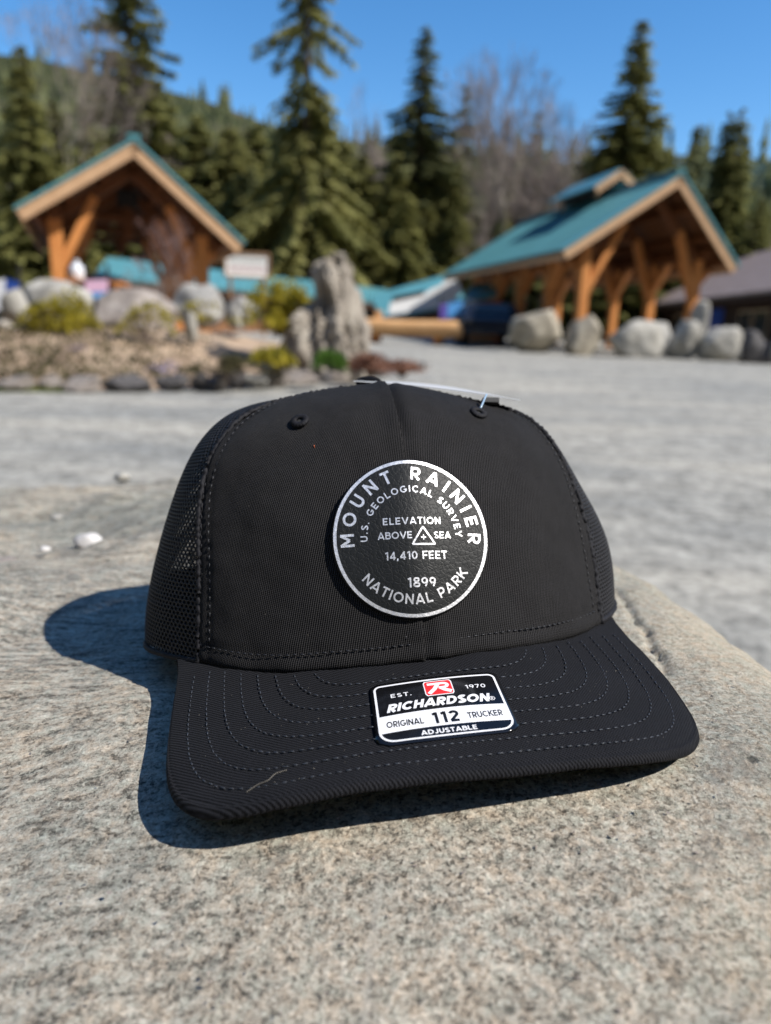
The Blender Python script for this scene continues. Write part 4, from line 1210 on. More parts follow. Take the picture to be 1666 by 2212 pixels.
def horizon(px): return PCY - FPX * math.tan(PITCH) + (px - PCX) * math.tan(ROLL)
def build_hill(name, prof, Y0, Y1, mat, seed, rough=4.0):
    """a ridge whose skyline follows (picture x, picture y) pairs at distance Y1"""
    pts = np.array([at_y(px, py, Y1) for px, py in prof])
    xs = np.linspace(pts[0, 0] * 1.0, pts[-1, 0] * 1.0, 110)
    top = np.interp(xs, pts[:, 0], pts[:, 2])
    k = np.hanning(7); k /= k.sum(); top = np.convolve(np.pad(top, 3, 'edge'), k, 'valid')
    ys = np.concatenate([np.linspace(Y0, Y1, 34), [Y1 * 1.15, Y1 * 1.4]])
    V = []
    for i, x in enumerate(xs):
        for y in ys:
            t = min(1, (y - Y0) / (Y1 - Y0))
            z = top[i] * (t ** 1.25) if y <= Y1 else top[i] * (1 - (y / Y1 - 1) * 1.4)
            xx = x * (0.35 + 0.65 * t)
            z += rough * t * (1 - 0.75 * t) * mnoise.fractal(Vector((xx * 0.02, y * 0.02, seed)), 1.0, 2.0, 5)
            V.append((xx, y, z + 0.05))
    h = mesh(name, V, grid_faces(len(xs), len(ys)), mat, None, True)
    for p in h.data.polygons: p.flip()
    return tag(h, kind='structure')
hill = build_hill('hillside', [(-700, 150), (-300, 120), (0, 118), (80, 124), (180, 150), (260, 175), (340, 190), (440, 215), (520, 240), (560, 262), (640, 285), (760, 305),
                   (900, 320), (1000, 325), (1200, 352), (1320, 362), (1450, 420), (1700, 470), (2200, 520), (2600, 560)], 62, 240, M['hill'], 3)
far = build_hill('far_ridge', [(600, 500), (1000, 380), (1250, 355), (1450, 352), (1600, 352), (1700, 350), (2000, 330), (2600, 330)], 300, 620, M['far_hill'], 9, 6.0)

def sky_block_slope():
    # unseen wooded slope added round behind the camera to cut sky light
    V, na, nr = [], 90, 12
    for i in range(na):
        a = math.radians(58 + 244 * i / (na - 1))          # clockwise from straight ahead
        for j in range(nr):
            t = j / (nr - 1)
            r = 38 + 90 * t
            h = 96 * t ** 0.85 * (1 + 0.18 * mnoise.noise(Vector((math.cos(a) * 3, math.sin(a) * 3, 1)))) + 4 * mnoise.fractal(Vector((math.sin(a) * r * .05, math.cos(a) * r * .05, 2)), 1, 2, 4) * t
            V.append((math.sin(a) * r, math.cos(a) * r, h + 0.2))
    g = recalc(mesh('sky_block_slope', V, grid_faces(na, nr), M['hill'], None, True))
    tag(g, kind='structure')
sky_block_slope()

def cones(name, n, seed, src, mat):
    """a far wood that reads as one mass: plain conifer silhouettes standing on a hill"""
    r = np.random.default_rng(seed)
    me = src.data
    co = np.zeros(len(me.vertices) * 3); me.vertices.foreach_get('co', co); co = co.reshape(-1, 3)
    co = co[co[:, 1] < 250 if seed < 50 else co[:, 1] < 640]
    P = co[r.integers(0, len(co), n)] + r.normal(0, 2.5, (n, 3)) * np.array([1, 1, 0])
    V, F = [], []
    for p in P:
        h = r.uniform(4, 9) * (0.45 + 0.55 * p[1] / 240) * (0.8 if seed < 50 else 2.0); w = h * r.uniform(0.16, 0.24)
        b0 = len(V)
        for lev, (a, q) in enumerate(((0.0, 1.0), (0.35, 0.75), (0.7, 0.4))):
            ph = r.uniform(0, 6)
            for i in range(6): V.append((p[0] + w * q * r.uniform(0.7, 1.2) * math.cos(i * PI / 3 + ph), p[1] + w * q * math.sin(i * PI / 3 + ph), p[2] + h * a - 0.5))
            V.append((p[0], p[1], p[2] + h * min(1.0, a + 0.42)))
            o = b0 + lev * 7
            F += [(o + i, o + (i + 1) % 6, o + 6) for i in range(6)]
    return tag(mesh(name, V, F, mat), 'distant conifer wood covering the hillside', 'wood', kind='stuff') if seed < 50 else tag(mesh(name, V, F, mat), 'distant blue green wood on the far ridge at right', 'wood', kind='stuff')
cones('hillside_wood', 2600, 5, hill, M['needles_blue'])
cones('ridge_wood', 900, 55, far, M['needles_blue'])

# ------------------------------------------------------------------ trees
def conifer_geo(seed, H=20.0, R=3.2, levels=46, per=6, pw=0.72, droop=0.55, bare=0.08, gap=0.0, irr=0.3, leaf=0.55, top_sparse=0.0):
    r = random.Random(seed)
    V, F = [], []
    limbs = []
    prof = [1 + irr * r.uniform(-1, 1) for _ in range(9)]
    for li in range(levels):
        t = bare + (1 - bare) * (li + r.random()) / levels
        z = t * H
        if gap and t < 0.78 and r.random() < gap * (0.4 + t): continue
        L0 = R * 1.45 * (1 - t) ** pw * prof[int(t * 8.99)] + 0.25
        n = max(4, int(per * (0.85 + 0.6 * (1 - t))))
        ph = r.uniform(0, 6.28)
        for k in range(n):
            if gap and t < 0.78 and r.random() < gap: continue
            a = ph + 6.28 * k / n + r.uniform(-0.35, 0.35)
            L = L0 * r.uniform(0.55, 1.18)
            ca, sa = math.cos(a), math.sin(a)
            up = 0.25 * (t - 0.35)
            pts = []
            z = (t + r.uniform(-.6, .6) * (1 - bare) / levels) * H
            m = 5
            for i in range(m + 1):
                s = i / m
                pts.append((ca * L * s, sa * L * s, z + L * (up * s - droop * s ** 1.6 + 0.14 * s ** 4)))
            limbs.append((pts, 0.02 + 0.012 * L))
            ns = max(4, int(L / (leaf * 0.30)))
            for i in range(ns):
                s = 0.16 + 0.86 * (i + r.random()) / ns
                x, y = ca * L * s, sa * L * s
                zz = z + L * (up * s - droop * s ** 1.6 + 0.14 * s ** 4)
                for side in (-1, 1):
                    sz = leaf * 1.35 * r.uniform(0.65, 1.25) * (0.85 + 0.3 * (1 - s)) * (0.36 + 0.64 * (1 - t))
                    b = a + side * r.uniform(0.5, 1.25)
                    dx, dy = math.cos(b) * sz, math.sin(b) * sz
                    dz = -sz * r.uniform(0.15, 0.75)
                    w = sz * 0.34
                    px, py = -math.sin(b) * w, math.cos(b) * w
                    o = len(V)
                    V += [(x, y, zz + 0.03), (x + dx * .55 + px, y + dy * .55 + py, zz + dz * .45), (x + dx, y + dy, zz + dz), (x + dx * .55 - px, y + dy * .55 - py, zz + dz * .5)]
                    F.append((o, o + 1, o + 2, o + 3))
                    if r.random() < 0.95:     # hanging spray
                        o = len(V); q = sz * 1.05
                        V += [(x - px, y - py, zz), (x + px, y + py, zz), (x + px * .4 + dx * .15, y + py * .4, zz - q)]
                        F.append((o, o + 1, o + 2))
    tr = [( [(0, 0, -0.3), (r.uniform(-.1, .1), r.uniform(-.1, .1), H * 0.3), (r.uniform(-.12, .12), r.uniform(-.12, .12), H * 0.65), (0, 0, H)], np.array([0.020, 0.014, 0.008, 0.001]) * H)]
    tp = [tube_geo(tr[0][0], tr[0][1], 7)]
    for pts, rad in limbs[::2]:
        tp.append(tube_geo(pts[:4:1], np.linspace(rad, rad * .4, 4), 3, False))
    return (V, F), join(tp)
def bare_geo(seed, H=16.0, spread=0.34, depth=6, twig=0.014, trunk=0.016, droop=0.0):
    r = random.Random(seed)
    parts_t, parts_w = [], []
    def grow(p, d, L, rad, lev):
        n = 4
        pts = [p]
        dd = d.copy()
        for i in range(n):
            dd = dd + np.array([r.gauss(0, .09), r.gauss(0, .09), r.gauss(0.03 - droop * lev * 0.05, .06)]); dd /= np.linalg.norm(dd)
            pts.append(pts[-1] + dd * L / n)
        rads = np.linspace(rad, rad * 0.62, n + 1)
        (parts_t if lev < 3 else parts_w).append(tube_geo(pts, rads, 6 if lev < 2 else 3, False))
        if lev >= depth: return
        k = 3 if lev < 3 else (3 if r.random() < 0.5 else 2)
        if lev == 0: k = 4
        for i in range(k):
            q = pts[-1] if i < 2 else pts[r.randint(2, n)]
            a = r.uniform(0, 6.28); sp = spread * r.uniform(0.6, 1.5)
            s = np.cross(dd, np.array([math.cos(a), math.sin(a), 0.3])); s /= np.linalg.norm(s)
            nd = dd * math.cos(sp) + s * math.sin(sp); nd /= np.linalg.norm(nd)
            grow(np.array(q), nd, L * r.uniform(0.60, 0.85), max(twig, rads[-1] * (0.72 if i < 2 else 0.5)), lev + 1)
    grow(np.array([0, 0, -0.2]), np.array([0, 0, 1.0]), H * 0.30, trunk * H, 0)
    V, F = join(parts_w)
    z = max(v[2] for v in V)
    k = H / z
    T = join(parts_t)
    return ([tuple(np.array(v) * k) for v in V], F), ([tuple(np.array(v) * k) for v in T[0]], T[1])
class Kind:
    def __init__(self, crown_g, trunk_g, cm, tm, H, crown_name='crown'):
        self.H, self.cn = H, crown_name
        self.c = self.t = None
        self.g = (crown_g, trunk_g, cm, tm)
    def plant(self, name, loc, h, wide, label, cat, group, rz, mirror=False):
        root = empty(name, loc, label, cat, group)
        s = h / self.H
        root.scale = (s * wide, s * wide, s); root.rotation_euler = (0, 0, rz)
        if self.c is None:
            self.c = mesh(self.cn, self.g[0][0], self.g[0][1], self.g[2], root, False, world=False)
            self.t = mesh('trunk', self.g[1][0], self.g[1][1], self.g[3], root, True, world=False)
        else:
            for src in (self.c, self.t):
                c = src.copy(); c.parent = root; COL.objects.link(c)
        return root
def place_tree(kind, name, px, ptop, Y, label, cat='tree', group=None, wide=1.0, rz=None, zb=0.38):
    t = at_y(px, ptop, Y)
    return kind.plant(name, (t[0], t[1], zb), t[2] - zb, wide, label, cat, group, random.uniform(0, 6.28) if rz is None else rz)
def conifer(seed, mat='needles', **k):
    c, t = conifer_geo(seed, **k)
    return Kind(c, t, M[mat], M['bark'], k.get('H', 20.0))
def baretree(seed, mat='twigs', tm='pale_bark', **k):
    c, t = bare_geo(seed, **k)
    return Kind(c, t, M[mat], M[tm], k.get('H', 16.0), 'twigs')

# single conifers one can tell apart
place_tree(conifer(101, H=16, R=2.5, levels=44, per=7, leaf=0.6), 'conifer', 45, 100, 33, 'dense conifer at the left edge of the photo behind the gabled pavilion', wide=1.0)
place_tree(conifer(102, H=26, R=3.0, levels=58, per=6, gap=0.10, irr=0.4, droop=0.35, leaf=0.72, pw=0.45), 'conifer', 268, -190, 44, 'tall ragged conifer rising straight above the ridge of the left pavilion', wide=1.0)
place_tree(conifer(103, 'needles_light', H=27, R=3.9, levels=60, per=6, gap=0.30, irr=0.45, droop=0.75, leaf=0.75, pw=0.55), 'conifer', 668, -210, 45, 'tallest sparse drooping conifer left of centre with sky showing through it', wide=1.0)
place_tree(conifer(104, 'needles_blue', H=22, R=3.3, levels=52, per=7, gap=0.05, droop=0.5, pw=0.75), 'conifer', 920, 60, 52, 'pointed conifer against the sky right of the tallest one', wide=1.2)
place_tree(conifer(105, 'needles', H=22, R=3.5, levels=54, per=8, gap=0.04, droop=0.40, pw=0.85), 'conifer', 1387, 45, 48, 'tall dark spruce standing above the right pavilion roof', wide=1.28)
place_tree(conifer(106, 'needles_blue', H=16, R=1.9, levels=36, per=6), 'conifer', 1512, 265, 62, 'small narrow conifer between the tall spruce and the twin topped conifer')
k7 = conifer(107, 'needles', H=17, R=2.4, levels=44, per=7)
place_tree(k7, 'conifer', 1604, 238, 50, 'olive conifer near the right edge, right one of a close pair')
place_tree(k7, 'conifer', 1578, 245, 50.6, 'olive conifer near the right edge, left one of a close pair', wide=0.9)
k8 = conifer(108, 'needles_blue', H=16, R=2.0, levels=34, per=6, gap=.1)
place_tree(k8, 'conifer', 1008, 192, 66, 'slim spire of a conifer just right of the pointed conifer')
place_tree(k8, 'conifer', 1163, 252, 60, 'small conifer among the bare trees above the right pavilion', wide=1.2)
place_tree(conifer(109, 'needles', H=15, R=3.2, levels=40, per=7), 'conifer', 1645, 425, 45, 'low dark conifer behind the brown roofed building', wide=1.1)
place_tree(conifer(110, 'needles', H=14, R=2.5, levels=40, per=7), 'conifer', 112, 215, 37, 'olive conifer between the left edge conifer and the ragged tall one')

# bare trees against the sky
b1 = baretree(201, H=18, spread=0.26, depth=7)
place_tree(b1, 'bare_tree', 1128, 112, 52, 'tall pale bare tree against the sky between the two dark spruces', wide=0.85)
b2 = baretree(202, H=16, spread=0.40, depth=7)
place_tree(b2, 'bare_tree', 1235, 195, 50, 'open branched bare tree right of the tall pale bare tree', wide=0.9)
b3 = baretree(203, H=17, spread=0.24, depth=6)
place_tree(b3, 'bare_tree', 800, 150, 56, 'thin bare tree standing between the drooping conifer and the pointed one', wide=0.7)
place_tree(b2, 'bare_tree', 40, -60, 36, 'bare tree reaching out of the top left corner', wide=0.9)
place_tree(b1, 'bare_tree', 1040, 250, 58, 'short bare tree beside the slim conifer spire', wide=1.2)
place_tree(b1, 'bare_tree', 1310, 265, 55, 'bare tree just left of the tall dark spruce', wide=1.1, rz=2.0)

# the mixed wood behind the buildings: still counted one by one
kinds = [conifer(120 + i, m, H=15, R=r_, levels=32, per=8, droop=d, gap=g, leaf=0.80) for i, (m, r_, d, g) in enumerate((
    ('needles_light', 3.1, 0.75, 0.05), ('needles', 2.7, 0.5, 0.05), ('needles_light', 3.5, 0.85, 0.12), ('needles_blue', 2.5, 0.5, 0.05), ('needles', 3.3, 0.65, 0.1)))]
bkinds = [baretree(220 + i, m, tmx, H=12, spread=s_, depth=6, twig=0.022) for i, (m, s_, tmx) in enumerate((('twigs', 0.36, 'pale_bark'), ('twigs', 0.44, 'bark'), ('twigs', 0.30, 'pale_bark')))]
rr = random.Random(77)
env = [(-300, 230), (0, 250), (150, 235), (230, 270), (330, 265), (400, 245), (520, 268), (640, 290), (760, 285), (900, 300), (1000, 310), (1100, 325), (1200, 350), (1320, 395), (1450, 420), (1700, 430), (2000, 420)]
ex, ey = zip(*env)
def region(px, row):
    where = ('at the far left, behind the left pavilion' if px < 300 else 'between the left pavilion and the standing stone' if px < 620 else
             'above the standing stone and log' if px < 880 else 'behind the teal roofed shop' if px < 1130 else 'above the long pavilion roof' if px < 1420 else 'at the right, behind the brown building')
    return ('back of the wood ', 'middle of the wood ', 'middle of the wood ', 'front of the wood ')[row] + where
def bare_share(px):
    return 0.68 if 960 < px < 1330 else (0.40 if 150 < px < 240 or 780 < px <= 860 else 0.10)
for row, (Y, lift, step) in enumerate(((62, -6, 62), (57, 45, 70), (52, 110, 78), (48, 180, 88))):
    px = -330
    while px < 2000:
        px += step * rr.uniform(0.7, 1.3)
        top = np.interp(px, ex, ey) + lift * rr.uniform(0.75, 1.25) + rr.uniform(-8, 28)
        if row == 3 and (520 < px < 830 and rr.random() < 0.3): continue
        if rr.random() < bare_share(px) * (0 if row > 1 and px < 800 else 1):
            place_tree(rr.choice(bkinds), 'bare_tree', px, top + 10, Y + rr.uniform(-2, 2), 'leafless grey brown tree, ' + region(px, row), 'tree', 'leafless trees, ' + region(px, row), rr.uniform(0.9, 1.3), rr.uniform(0, 6.28))
        else:
            place_tree(rr.choice(kinds), 'conifer', px, top, Y + rr.uniform(-2, 2), 'dense green conifer, ' + region(px, row), 'tree', 'conifers, ' + region(px, row), rr.uniform(0.85, 1.25), rr.uniform(0, 6.28))

# fuller conifers whose skirts close the wood in the middle of the picture
for i, (px, py, Y, k, w) in enumerate(((352, 262, 55, 0, 1.2), (425, 248, 54, 4, 1.25), (498, 268, 53, 2, 1.2), (552, 262, 56, 1, 1.3), (606, 322, 51, 0, 1.25), (742, 300, 52, 2, 1.25), (786, 338, 50, 4, 1.2),
        (858, 335, 50, 0, 1.15), (915, 300, 55, 4, 1.3), (978, 352, 51, 2, 1.1), (520, 372, 47.5, 2, 1.3), (700, 395, 47.5, 0, 1.3), (880, 420, 47.5, 4, 1.2), (185, 268, 50, 0, 1.1), (90, 300, 46, 4, 1.2))):
    lbl = ['broad drooping conifer', 'full pointed conifer', 'wide skirted conifer', 'x', 'round shouldered conifer'][k] + ' ' + ('low in front, ' if Y < 48 else '') + ('beyond the ridge of the left pavilion' if px < 330 else 'right of the left pavilion roof' if px < 580 else 'above the standing stone' if px < 800 else 'above the log and shop')
    place_tree(kinds[k], 'conifer', px, py, Y, lbl, 'tree', 'filling conifers: ' + lbl, w, 0.7 * i)

def leaf_cloud(seed, n, rx, ry, rz, leaf, stems=0, up=0.3, flat=False):
    r = random.Random(seed)
    V, F = [], []
    cl = [(r.gauss(0, .5), r.gauss(0, .5), r.uniform(0.1, 0.9)) for _ in range(14)]
    for _ in range(n):
        c = r.choice(cl)
        x, y, z = (c[0] + r.gauss(0, .2)) * rx, (c[1] + r.gauss(0, .2)) * ry, max(0.02, (c[2] + r.gauss(0, .12))) * rz
        d = (x / rx) ** 2 + (y / ry) ** 2
        z = min(z, rz * max(0.12, 1.05 - 0.55 * d) * r.uniform(.8, 1.0))
        a, b, s = r.uniform(0, 6.28), r.uniform(-0.6, 1.2), leaf * r.uniform(.6, 1.3)
        u = np.array([math.cos(a) * math.cos(b), math.sin(a) * math.cos(b), math.sin(b) + up]); w = np.array([-math.sin(a), math.cos(a), 0]) * 0.33
        p = np.array([x, y, z]); o = len(V)
        V += [p, p + (u * .5 + w) * s, p + u * s, p + (u * .5 - w) * s]
        F.append((o, o + 1, o + 2, o + 3))
    st = []
    for _ in range(stems):
        c = r.choice(cl)
        st.append(tube_geo([(c[0] * rx * .15, c[1] * ry * .15, -0.05), (c[0] * rx * .6, c[1] * ry * .6, c[2] * rz * .55), (c[0] * rx, c[1] * ry, c[2] * rz)], np.array([.016, .010, .005]), 4, False))
    return (V, F), (join(st) if st else None)
def shrub(name, px, pbot, Y, w, h, mat, label, seed, n=900, leaf=0.07, stems=12, stem_mat='bark', zb=None, group=None, up=0.3):
    b = at_y(px, pbot, Y)
    if zb is not None: b = np.array([b[0], b[1], zb])
    root = empty(name, b, label, 'shrub', group)
    L, S = leaf_cloud(seed, n, w / 2, w / 2.2, h, leaf, stems, up)
    mesh('foliage', L[0], L[1], M[mat], root, False, world=False)
    if S: mesh('stems', S[0], S[1], M[stem_mat], root, True, world=False)
    return root

# ------------------------------------------------------------------ the raised garden bed on the left
BED = np.array([at_z(*q, 0.0)[:2] for q in ((-500, 838), (-200, 838), (0, 838), (200, 840), (400, 838), (560, 832), (700, 824), (800, 815), (880, 805), (905, 795))] + [np.array(q) for q in ((0.9, 12.2), (0.2, 13.5), (-1.5, 14.5), (-6, 15.5), (-12, 15), (-16, 10))])
def seg_dist(x, y, P):
    best = 1e9
    for i in range(len(P)):
        a, b2 = P[i], P[(i + 1) % len(P)]
        d = b2 - a; t = min(1, max(0, ((x - a[0]) * d[0] + (y - a[1]) * d[1]) / (d @ d)))
        best = min(best, math.hypot(x - a[0] - t * d[0], y - a[1] - t * d[1]))
    return best
def inside(x, y, P):
    c = False; j = len(P) - 1
    for i in range(len(P)):
        if (P[i][1] > y) != (P[j][1] > y) and x < (P[j][0] - P[i][0]) * (y - P[i][1]) / (P[j][1] - P[i][1]) + P[i][0]: c = not c
        j = i
    return c
def bed_z(x, y):
    if not inside(x, y, BED): return -0.12
    d = seg_dist(x, y, BED)
    t = min(1, d / 3.2); t = t * t * (3 - 2 * t)
    lx = min(1, max(0, (2.2 - x) / 3.2))
    return 0.06 * min(1, d / 0.3) + (0.14 + 0.34 * lx) * t + 0.03 * mnoise.fractal(Vector((x * 1.2, y * 1.2, 4)), 1, 2, 3)
def build_bed():
    xs = np.linspace(-16, 1.6, 150); ys = np.linspace(5.0, 15.6, 110)
    V = [(x, y, bed_z(x, y)) for x in xs for y in ys]
    g = mesh('garden_bed', V, grid_faces(len(xs), len(ys)), M['soil'], None, True)
    for p in g.data.polygons: p.flip()
    tag(g, kind='structure')
build_bed()
def on_bed(px, py):
    """the spot of the bed seen at a picture point"""
    d = ray(px, py)
    for t in np.linspace(4, 16, 400):
        p = CAM + d * t
        if p[2] < bed_z(p[0], p[1]): return p
    return CAM + d * 11.0

# edging stones along the front of the bed
er = random.Random(5)
front = np.array([at_z(*q, 0.0)[:2] for q in ((-120, 842), (0, 842), (200, 843), (400, 841), (560, 836), (700, 828), (800, 818), (880, 808), (915, 798))])
fl = np.concatenate([[0], np.cumsum(np.linalg.norm(np.diff(front, axis=0), axis=1))])
egeo = [rock_geo(300 + i, sub=3, cuts=18, boxy=3.5, flat=0.62, rough=0.16) for i in range(6)]
emesh = {}
x = 0.0; n_e = 0
while x < fl[-1]:
    w = er.uniform(0.18, 0.46)
    p = np.array([np.interp(x + w / 2, fl, front[:, k]) for k in (0, 1)])
    g = er.randrange(6); mt = er.choice(['brown_rock', 'brown_rock', 'dark_rock', 'dark_rock', 'grey_rock'])
    if (g, mt) not in emesh:
        V, F = egeo[g]
        o = mesh('edging_stone', V, F, M[mt], None, False); emesh[(g, mt)] = o
    else:
        o = emesh[(g, mt)].copy(); COL.objects.link(o)
    o.location = (p[0], p[1] + er.uniform(-0.05, 0.08), 0.05)
    o.scale = (w * 0.55, w * er.uniform(0.35, 0.5), er.uniform(0.07, 0.15)); o.rotation_euler = (er.uniform(-.15, .15), er.uniform(-.15, .15), er.uniform(-.4, .4))
    tag(o, 'low rough stone in the edging row along the front of the garden bed', 'stone', 'edging stones of the garden bed')
    x += w * er.uniform(0.85, 1.15); n_e += 1

# boulders on the bed
rock('boulder', 8, 66, 622, 702, 10.4, M['pale_rock'], 'upright pale boulder at the left edge of the photo', None, 21, lean=-0.05)
rock('boulder', 58, 206, 603, 710, 11.0, M['pale_rock'], 'large pale rounded boulder in front of the left pavilion post', None, 22)
rock('boulder', 196, 385, 622, 742, 11.2, M['brown_rock'], 'wide brown grey boulder beneath the middle of the left pavilion', None, 24)
rock('boulder', 366, 492, 612, 700, 12.0, M['grey_rock'], 'grey boulder in front of the right post of the left pavilion', None, 27)
rock('boulder', 482, 560, 640, 705, 11.6, M['grey_rock'], 'low grey boulder beside the yellow green bush', None, 29)
rock('boulder', 398, 428, 672, 742, 9.8, M['pale_rock'], 'small upright pale stone standing in the bed', None, 31, cat='stone')
rock('boulder', 498, 526, 664, 706, 10.6, M['pale_rock'], 'small pale stone left of the yellow green bush', None, 33, cat='stone')
rock('boulder', -20, 40, 690, 730, 9.6, M['tan_rock'], 'flat tan stone low at the left edge of the garden bed', None, 34, cat='stone')

def standing_rock():
    Y = 9.6
    sil = [(773, 600, 800, .34), (760, 603, 798, .36), (739, 610, 797, .36), (717, 618, 796, .34), (690, 630, 788, .31), (668, 655, 780, .28), (657, 665, 777, .26), (643, 680, 776, .25),
           (628, 679, 774, .25), (603, 677, 762, .24), (585, 678, 764, .23), (572, 682, 763, .20), (563, 690, 754, .17), (556, 716, 748, .13), (548, 728, 740, .05)]
    zb = bed_z(at_y(705, 775, Y)[0], Y) - 0.08
    zs = [at_y(720, q[0], Y)[2] for q in sil]; zs[0] = zb
    V = []; n = 72; N = 110
    for k in range(N):
        z = zb + (zs[-1] - zb) * k / (N - 1)
        row = np.interp(z, zs, [q[0] for q in sil])
        l, r, hd = [np.interp(z, zs, [q[i] for q in sil]) for i in (1, 2, 3)]
        xl, xr = at_y(l, row, Y)[0], at_y(r, row, Y)[0]
        cx, hw = (xl + xr) / 2, (xr - xl) / 2
        for i in range(n):
            a = 2 * PI * i / n
            c, sn = spw(np.cos(a), 0.7), spw(np.sin(a), 0.7)
            p = np.array([cx + hw * c, Y + hd * 1.2 * sn, z])
            q = Vector((p[0] * 6.0 + 0.8 * z, p[1] * 6.0, p[2] * 1.6))
            rid = abs(mnoise.noise(Vector((p[0] * 5 + z, p[1] * 5, p[2] * 1.3 + 7)))) 
            amp = 0.05 + 0.12 * abs(sn)
            p[:2] += np.array([c, sn]) * (amp * (mnoise.fractal(q, 0.7, 2.3, 5) - 0.25) - 0.16 * abs(sn) * max(0, 0.25 - rid))
            p[2] += 0.03 * mnoise.fractal(Vector((p[0] * 9, p[1] * 9, 2)), 0.8, 2.1, 3)
            V.append(p)
    F = []
    for k in range(N - 1):
        for i in range(n): F.append((k*n+i, k*n+(i+1) % n, (k+1)*n+(i+1) % n, (k+1)*n+i))
    F.append(tuple((N-1)*n+i for i in range(n)))
    V = np.array(V)
    # broken flat faces at the lower left and beside the shoulder
    for px, py, dy, nrm, z0, z1 in ((640, 712, -0.30, (-0.72, -0.66, 0.16), -9, 0.40), (742, 600, -0.22, (0.55, -0.8, 0.15), 0.5, 1.0)):
        nrm = np.array(nrm); nrm /= np.linalg.norm(nrm)
        pc = at_y(px, py, Y + dy); h = (V[:, 2] - zb) / (zs[-1] - zb)
        m = (h > z0) & (h < z1)
        V -= np.outer(np.maximum((V - pc) @ nrm, 0) * m, nrm) * 0.9
    c0 = np.array([at_y(705, 775, Y)[0], Y, zb])
    o = mesh('standing_stone', V - c0, F, M['tan_rock'], None, False)
    o.location = tuple(c0)
    tag(o, 'tall rugged tan standing stone in the garden bed left of the log', 'standing stone')
standing_rock()

shrub('shrub', 125, 726, 9.6, 0.80, 0.46, 'yellow_leaves', 'low yellow green shrub in front of the large pale boulder', 41, 1500, 0.06, zb=None)
shrub('shrub', 165, 716, 9.9, 0.42, 0.55, 'yellow_leaves', 'upright yellow green shoots right of the low yellow shrub', 42, 500, 0.06)
shrub('shrub', 325, 728, 9.5, 0.60, 0.42, 'yellow_leaves', 'sparse yellow flowering shrub in front of the wide brown boulder', 43, 420, 0.055)
shrub('shrub', 430, 700, 10.2, 0.62, 0.30, 'yellow_leaves', 'scanty yellow green shrub in front of the grey boulder', 44, 260, 0.055)
shrub('shrub', 598, 718, 10.0, 0.85, 0.78, 'yellow_leaves', 'tall yellow green bush left of the standing stone', 45, 2000, 0.075, 24)
shrub('shrub', 490, 806, 7.7, 0.55, 0.17, 'olive_leaves', 'low dark heather mound near the front of the bed', 46, 1500, 0.04)
shrub('shrub', 715, 800, 8.0, 0.36, 0.17, 'green_leaves', 'bright green clump at the foot of the standing stone', 47, 900, 0.055, 0)
shrub('shrub', 800, 806, 8.6, 0.62, 0.20, 'red_leaves', 'russet dry shrub right of the standing stone', 48, 1400, 0.05)
shrub('shrub', 868, 806, 9.2, 0.50, 0.13, 'red_leaves', 'low russet growth at the right tip of the garden bed', 49, 900, 0.05)
shrub('shrub', 590, 800, 8.2, 0.50, 0.16, 'yellow_leaves', 'pale straw tuft in front of the shadow of the standing stone', 50, 350, 0.07, 0, up=1.0)
shrub('shrub', 350, 812, 7.2, 0.30, 0.12, 'lilac', 'little lilac flowering clump left in the bed', 51, 70, 0.022, 0)
shrub('shrub', 372, 800, 7.6, 0.22, 0.12, 'lilac', 'second lilac flowering clump just behind the first', 52, 55, 0.022, 0)
shrub('shrub', 168, 762, 8.6, 0.22, 0.10, 'lilac', 'lilac flowers at the left among the olive ground cover', 53, 50, 0.022, 0)
def ground_cover():
    r = random.Random(9); V, F = [], []
    for _ in range(9000):
        px, py = r.uniform(-150, 470), r.uniform(738, 832)
        if r.random() < max(0, (px - 200) / 330): continue
        d = ray(px, py); p = CAM + d * ((0.14 - CAM_H) / d[2])
        if not inside(p[0], p[1], BED): continue
        x, y = p[0] + r.gauss(0, .1), p[1] + r.gauss(0, .2)
        z = bed_z(x, y)
        a, s = r.uniform(0, 6.28), r.uniform(.03, .075)
        o = len(V); V += [(x, y, z), (x + math.cos(a) * s, y + math.sin(a) * s, z + s * .7), (x + math.cos(a + .7) * s, y + math.sin(a + .7) * s, z + s * .9)]
        F.append((o, o + 1, o + 2))
    tag(mesh('ground_cover', V, F, M['olive_leaves']), 'olive brown ground cover over the left of the garden bed', 'ground cover', kind='stuff')
    V, F = [], []
    for _ in range(5000):
        px, py = r.uniform(-150, 180), r.uniform(832, 846)
        p = at_z(px, py, 0.0)
        x, y = p[0], p[1]
        a, s = r.uniform(0, 6.28), r.uniform(.015, .05)
        o = len(V); V += [(x, y, -0.02), (x + math.cos(a) * .01, y + math.sin(a) * .01, -0.02), (x + math.cos(a) * s * .4, y + math.sin(a) * s * .4, s)]
        F.append((o, o + 1, o + 2))
    tag(mesh('grass', V, F, M['grass']), 'short green grass along the edging stones at left', 'grass', kind='stuff')
ground_cover()
rb = baretree(240, 'rose_twigs', 'rose_twigs', H=2.6, spread=0.42, depth=6, twig=0.004, trunk=0.010)
place_tree(rb, 'bare_shrub', 322, 455, 12.6, 'rosy brown leafless shrub standing before the left pavilion opening', 'shrub', None, 0.75, 0.4, 0.42)
rb2 = baretree(241, 'twigs', 'bark', H=2.0, spread=0.5, depth=6, twig=0.004, trunk=0.010)
place_tree(rb2, 'bare_shrub', 368, 560, 12.4, 'grey leafless shrub right of the rosy brown one', 'shrub', None, 0.8, 1.4, 0.40)

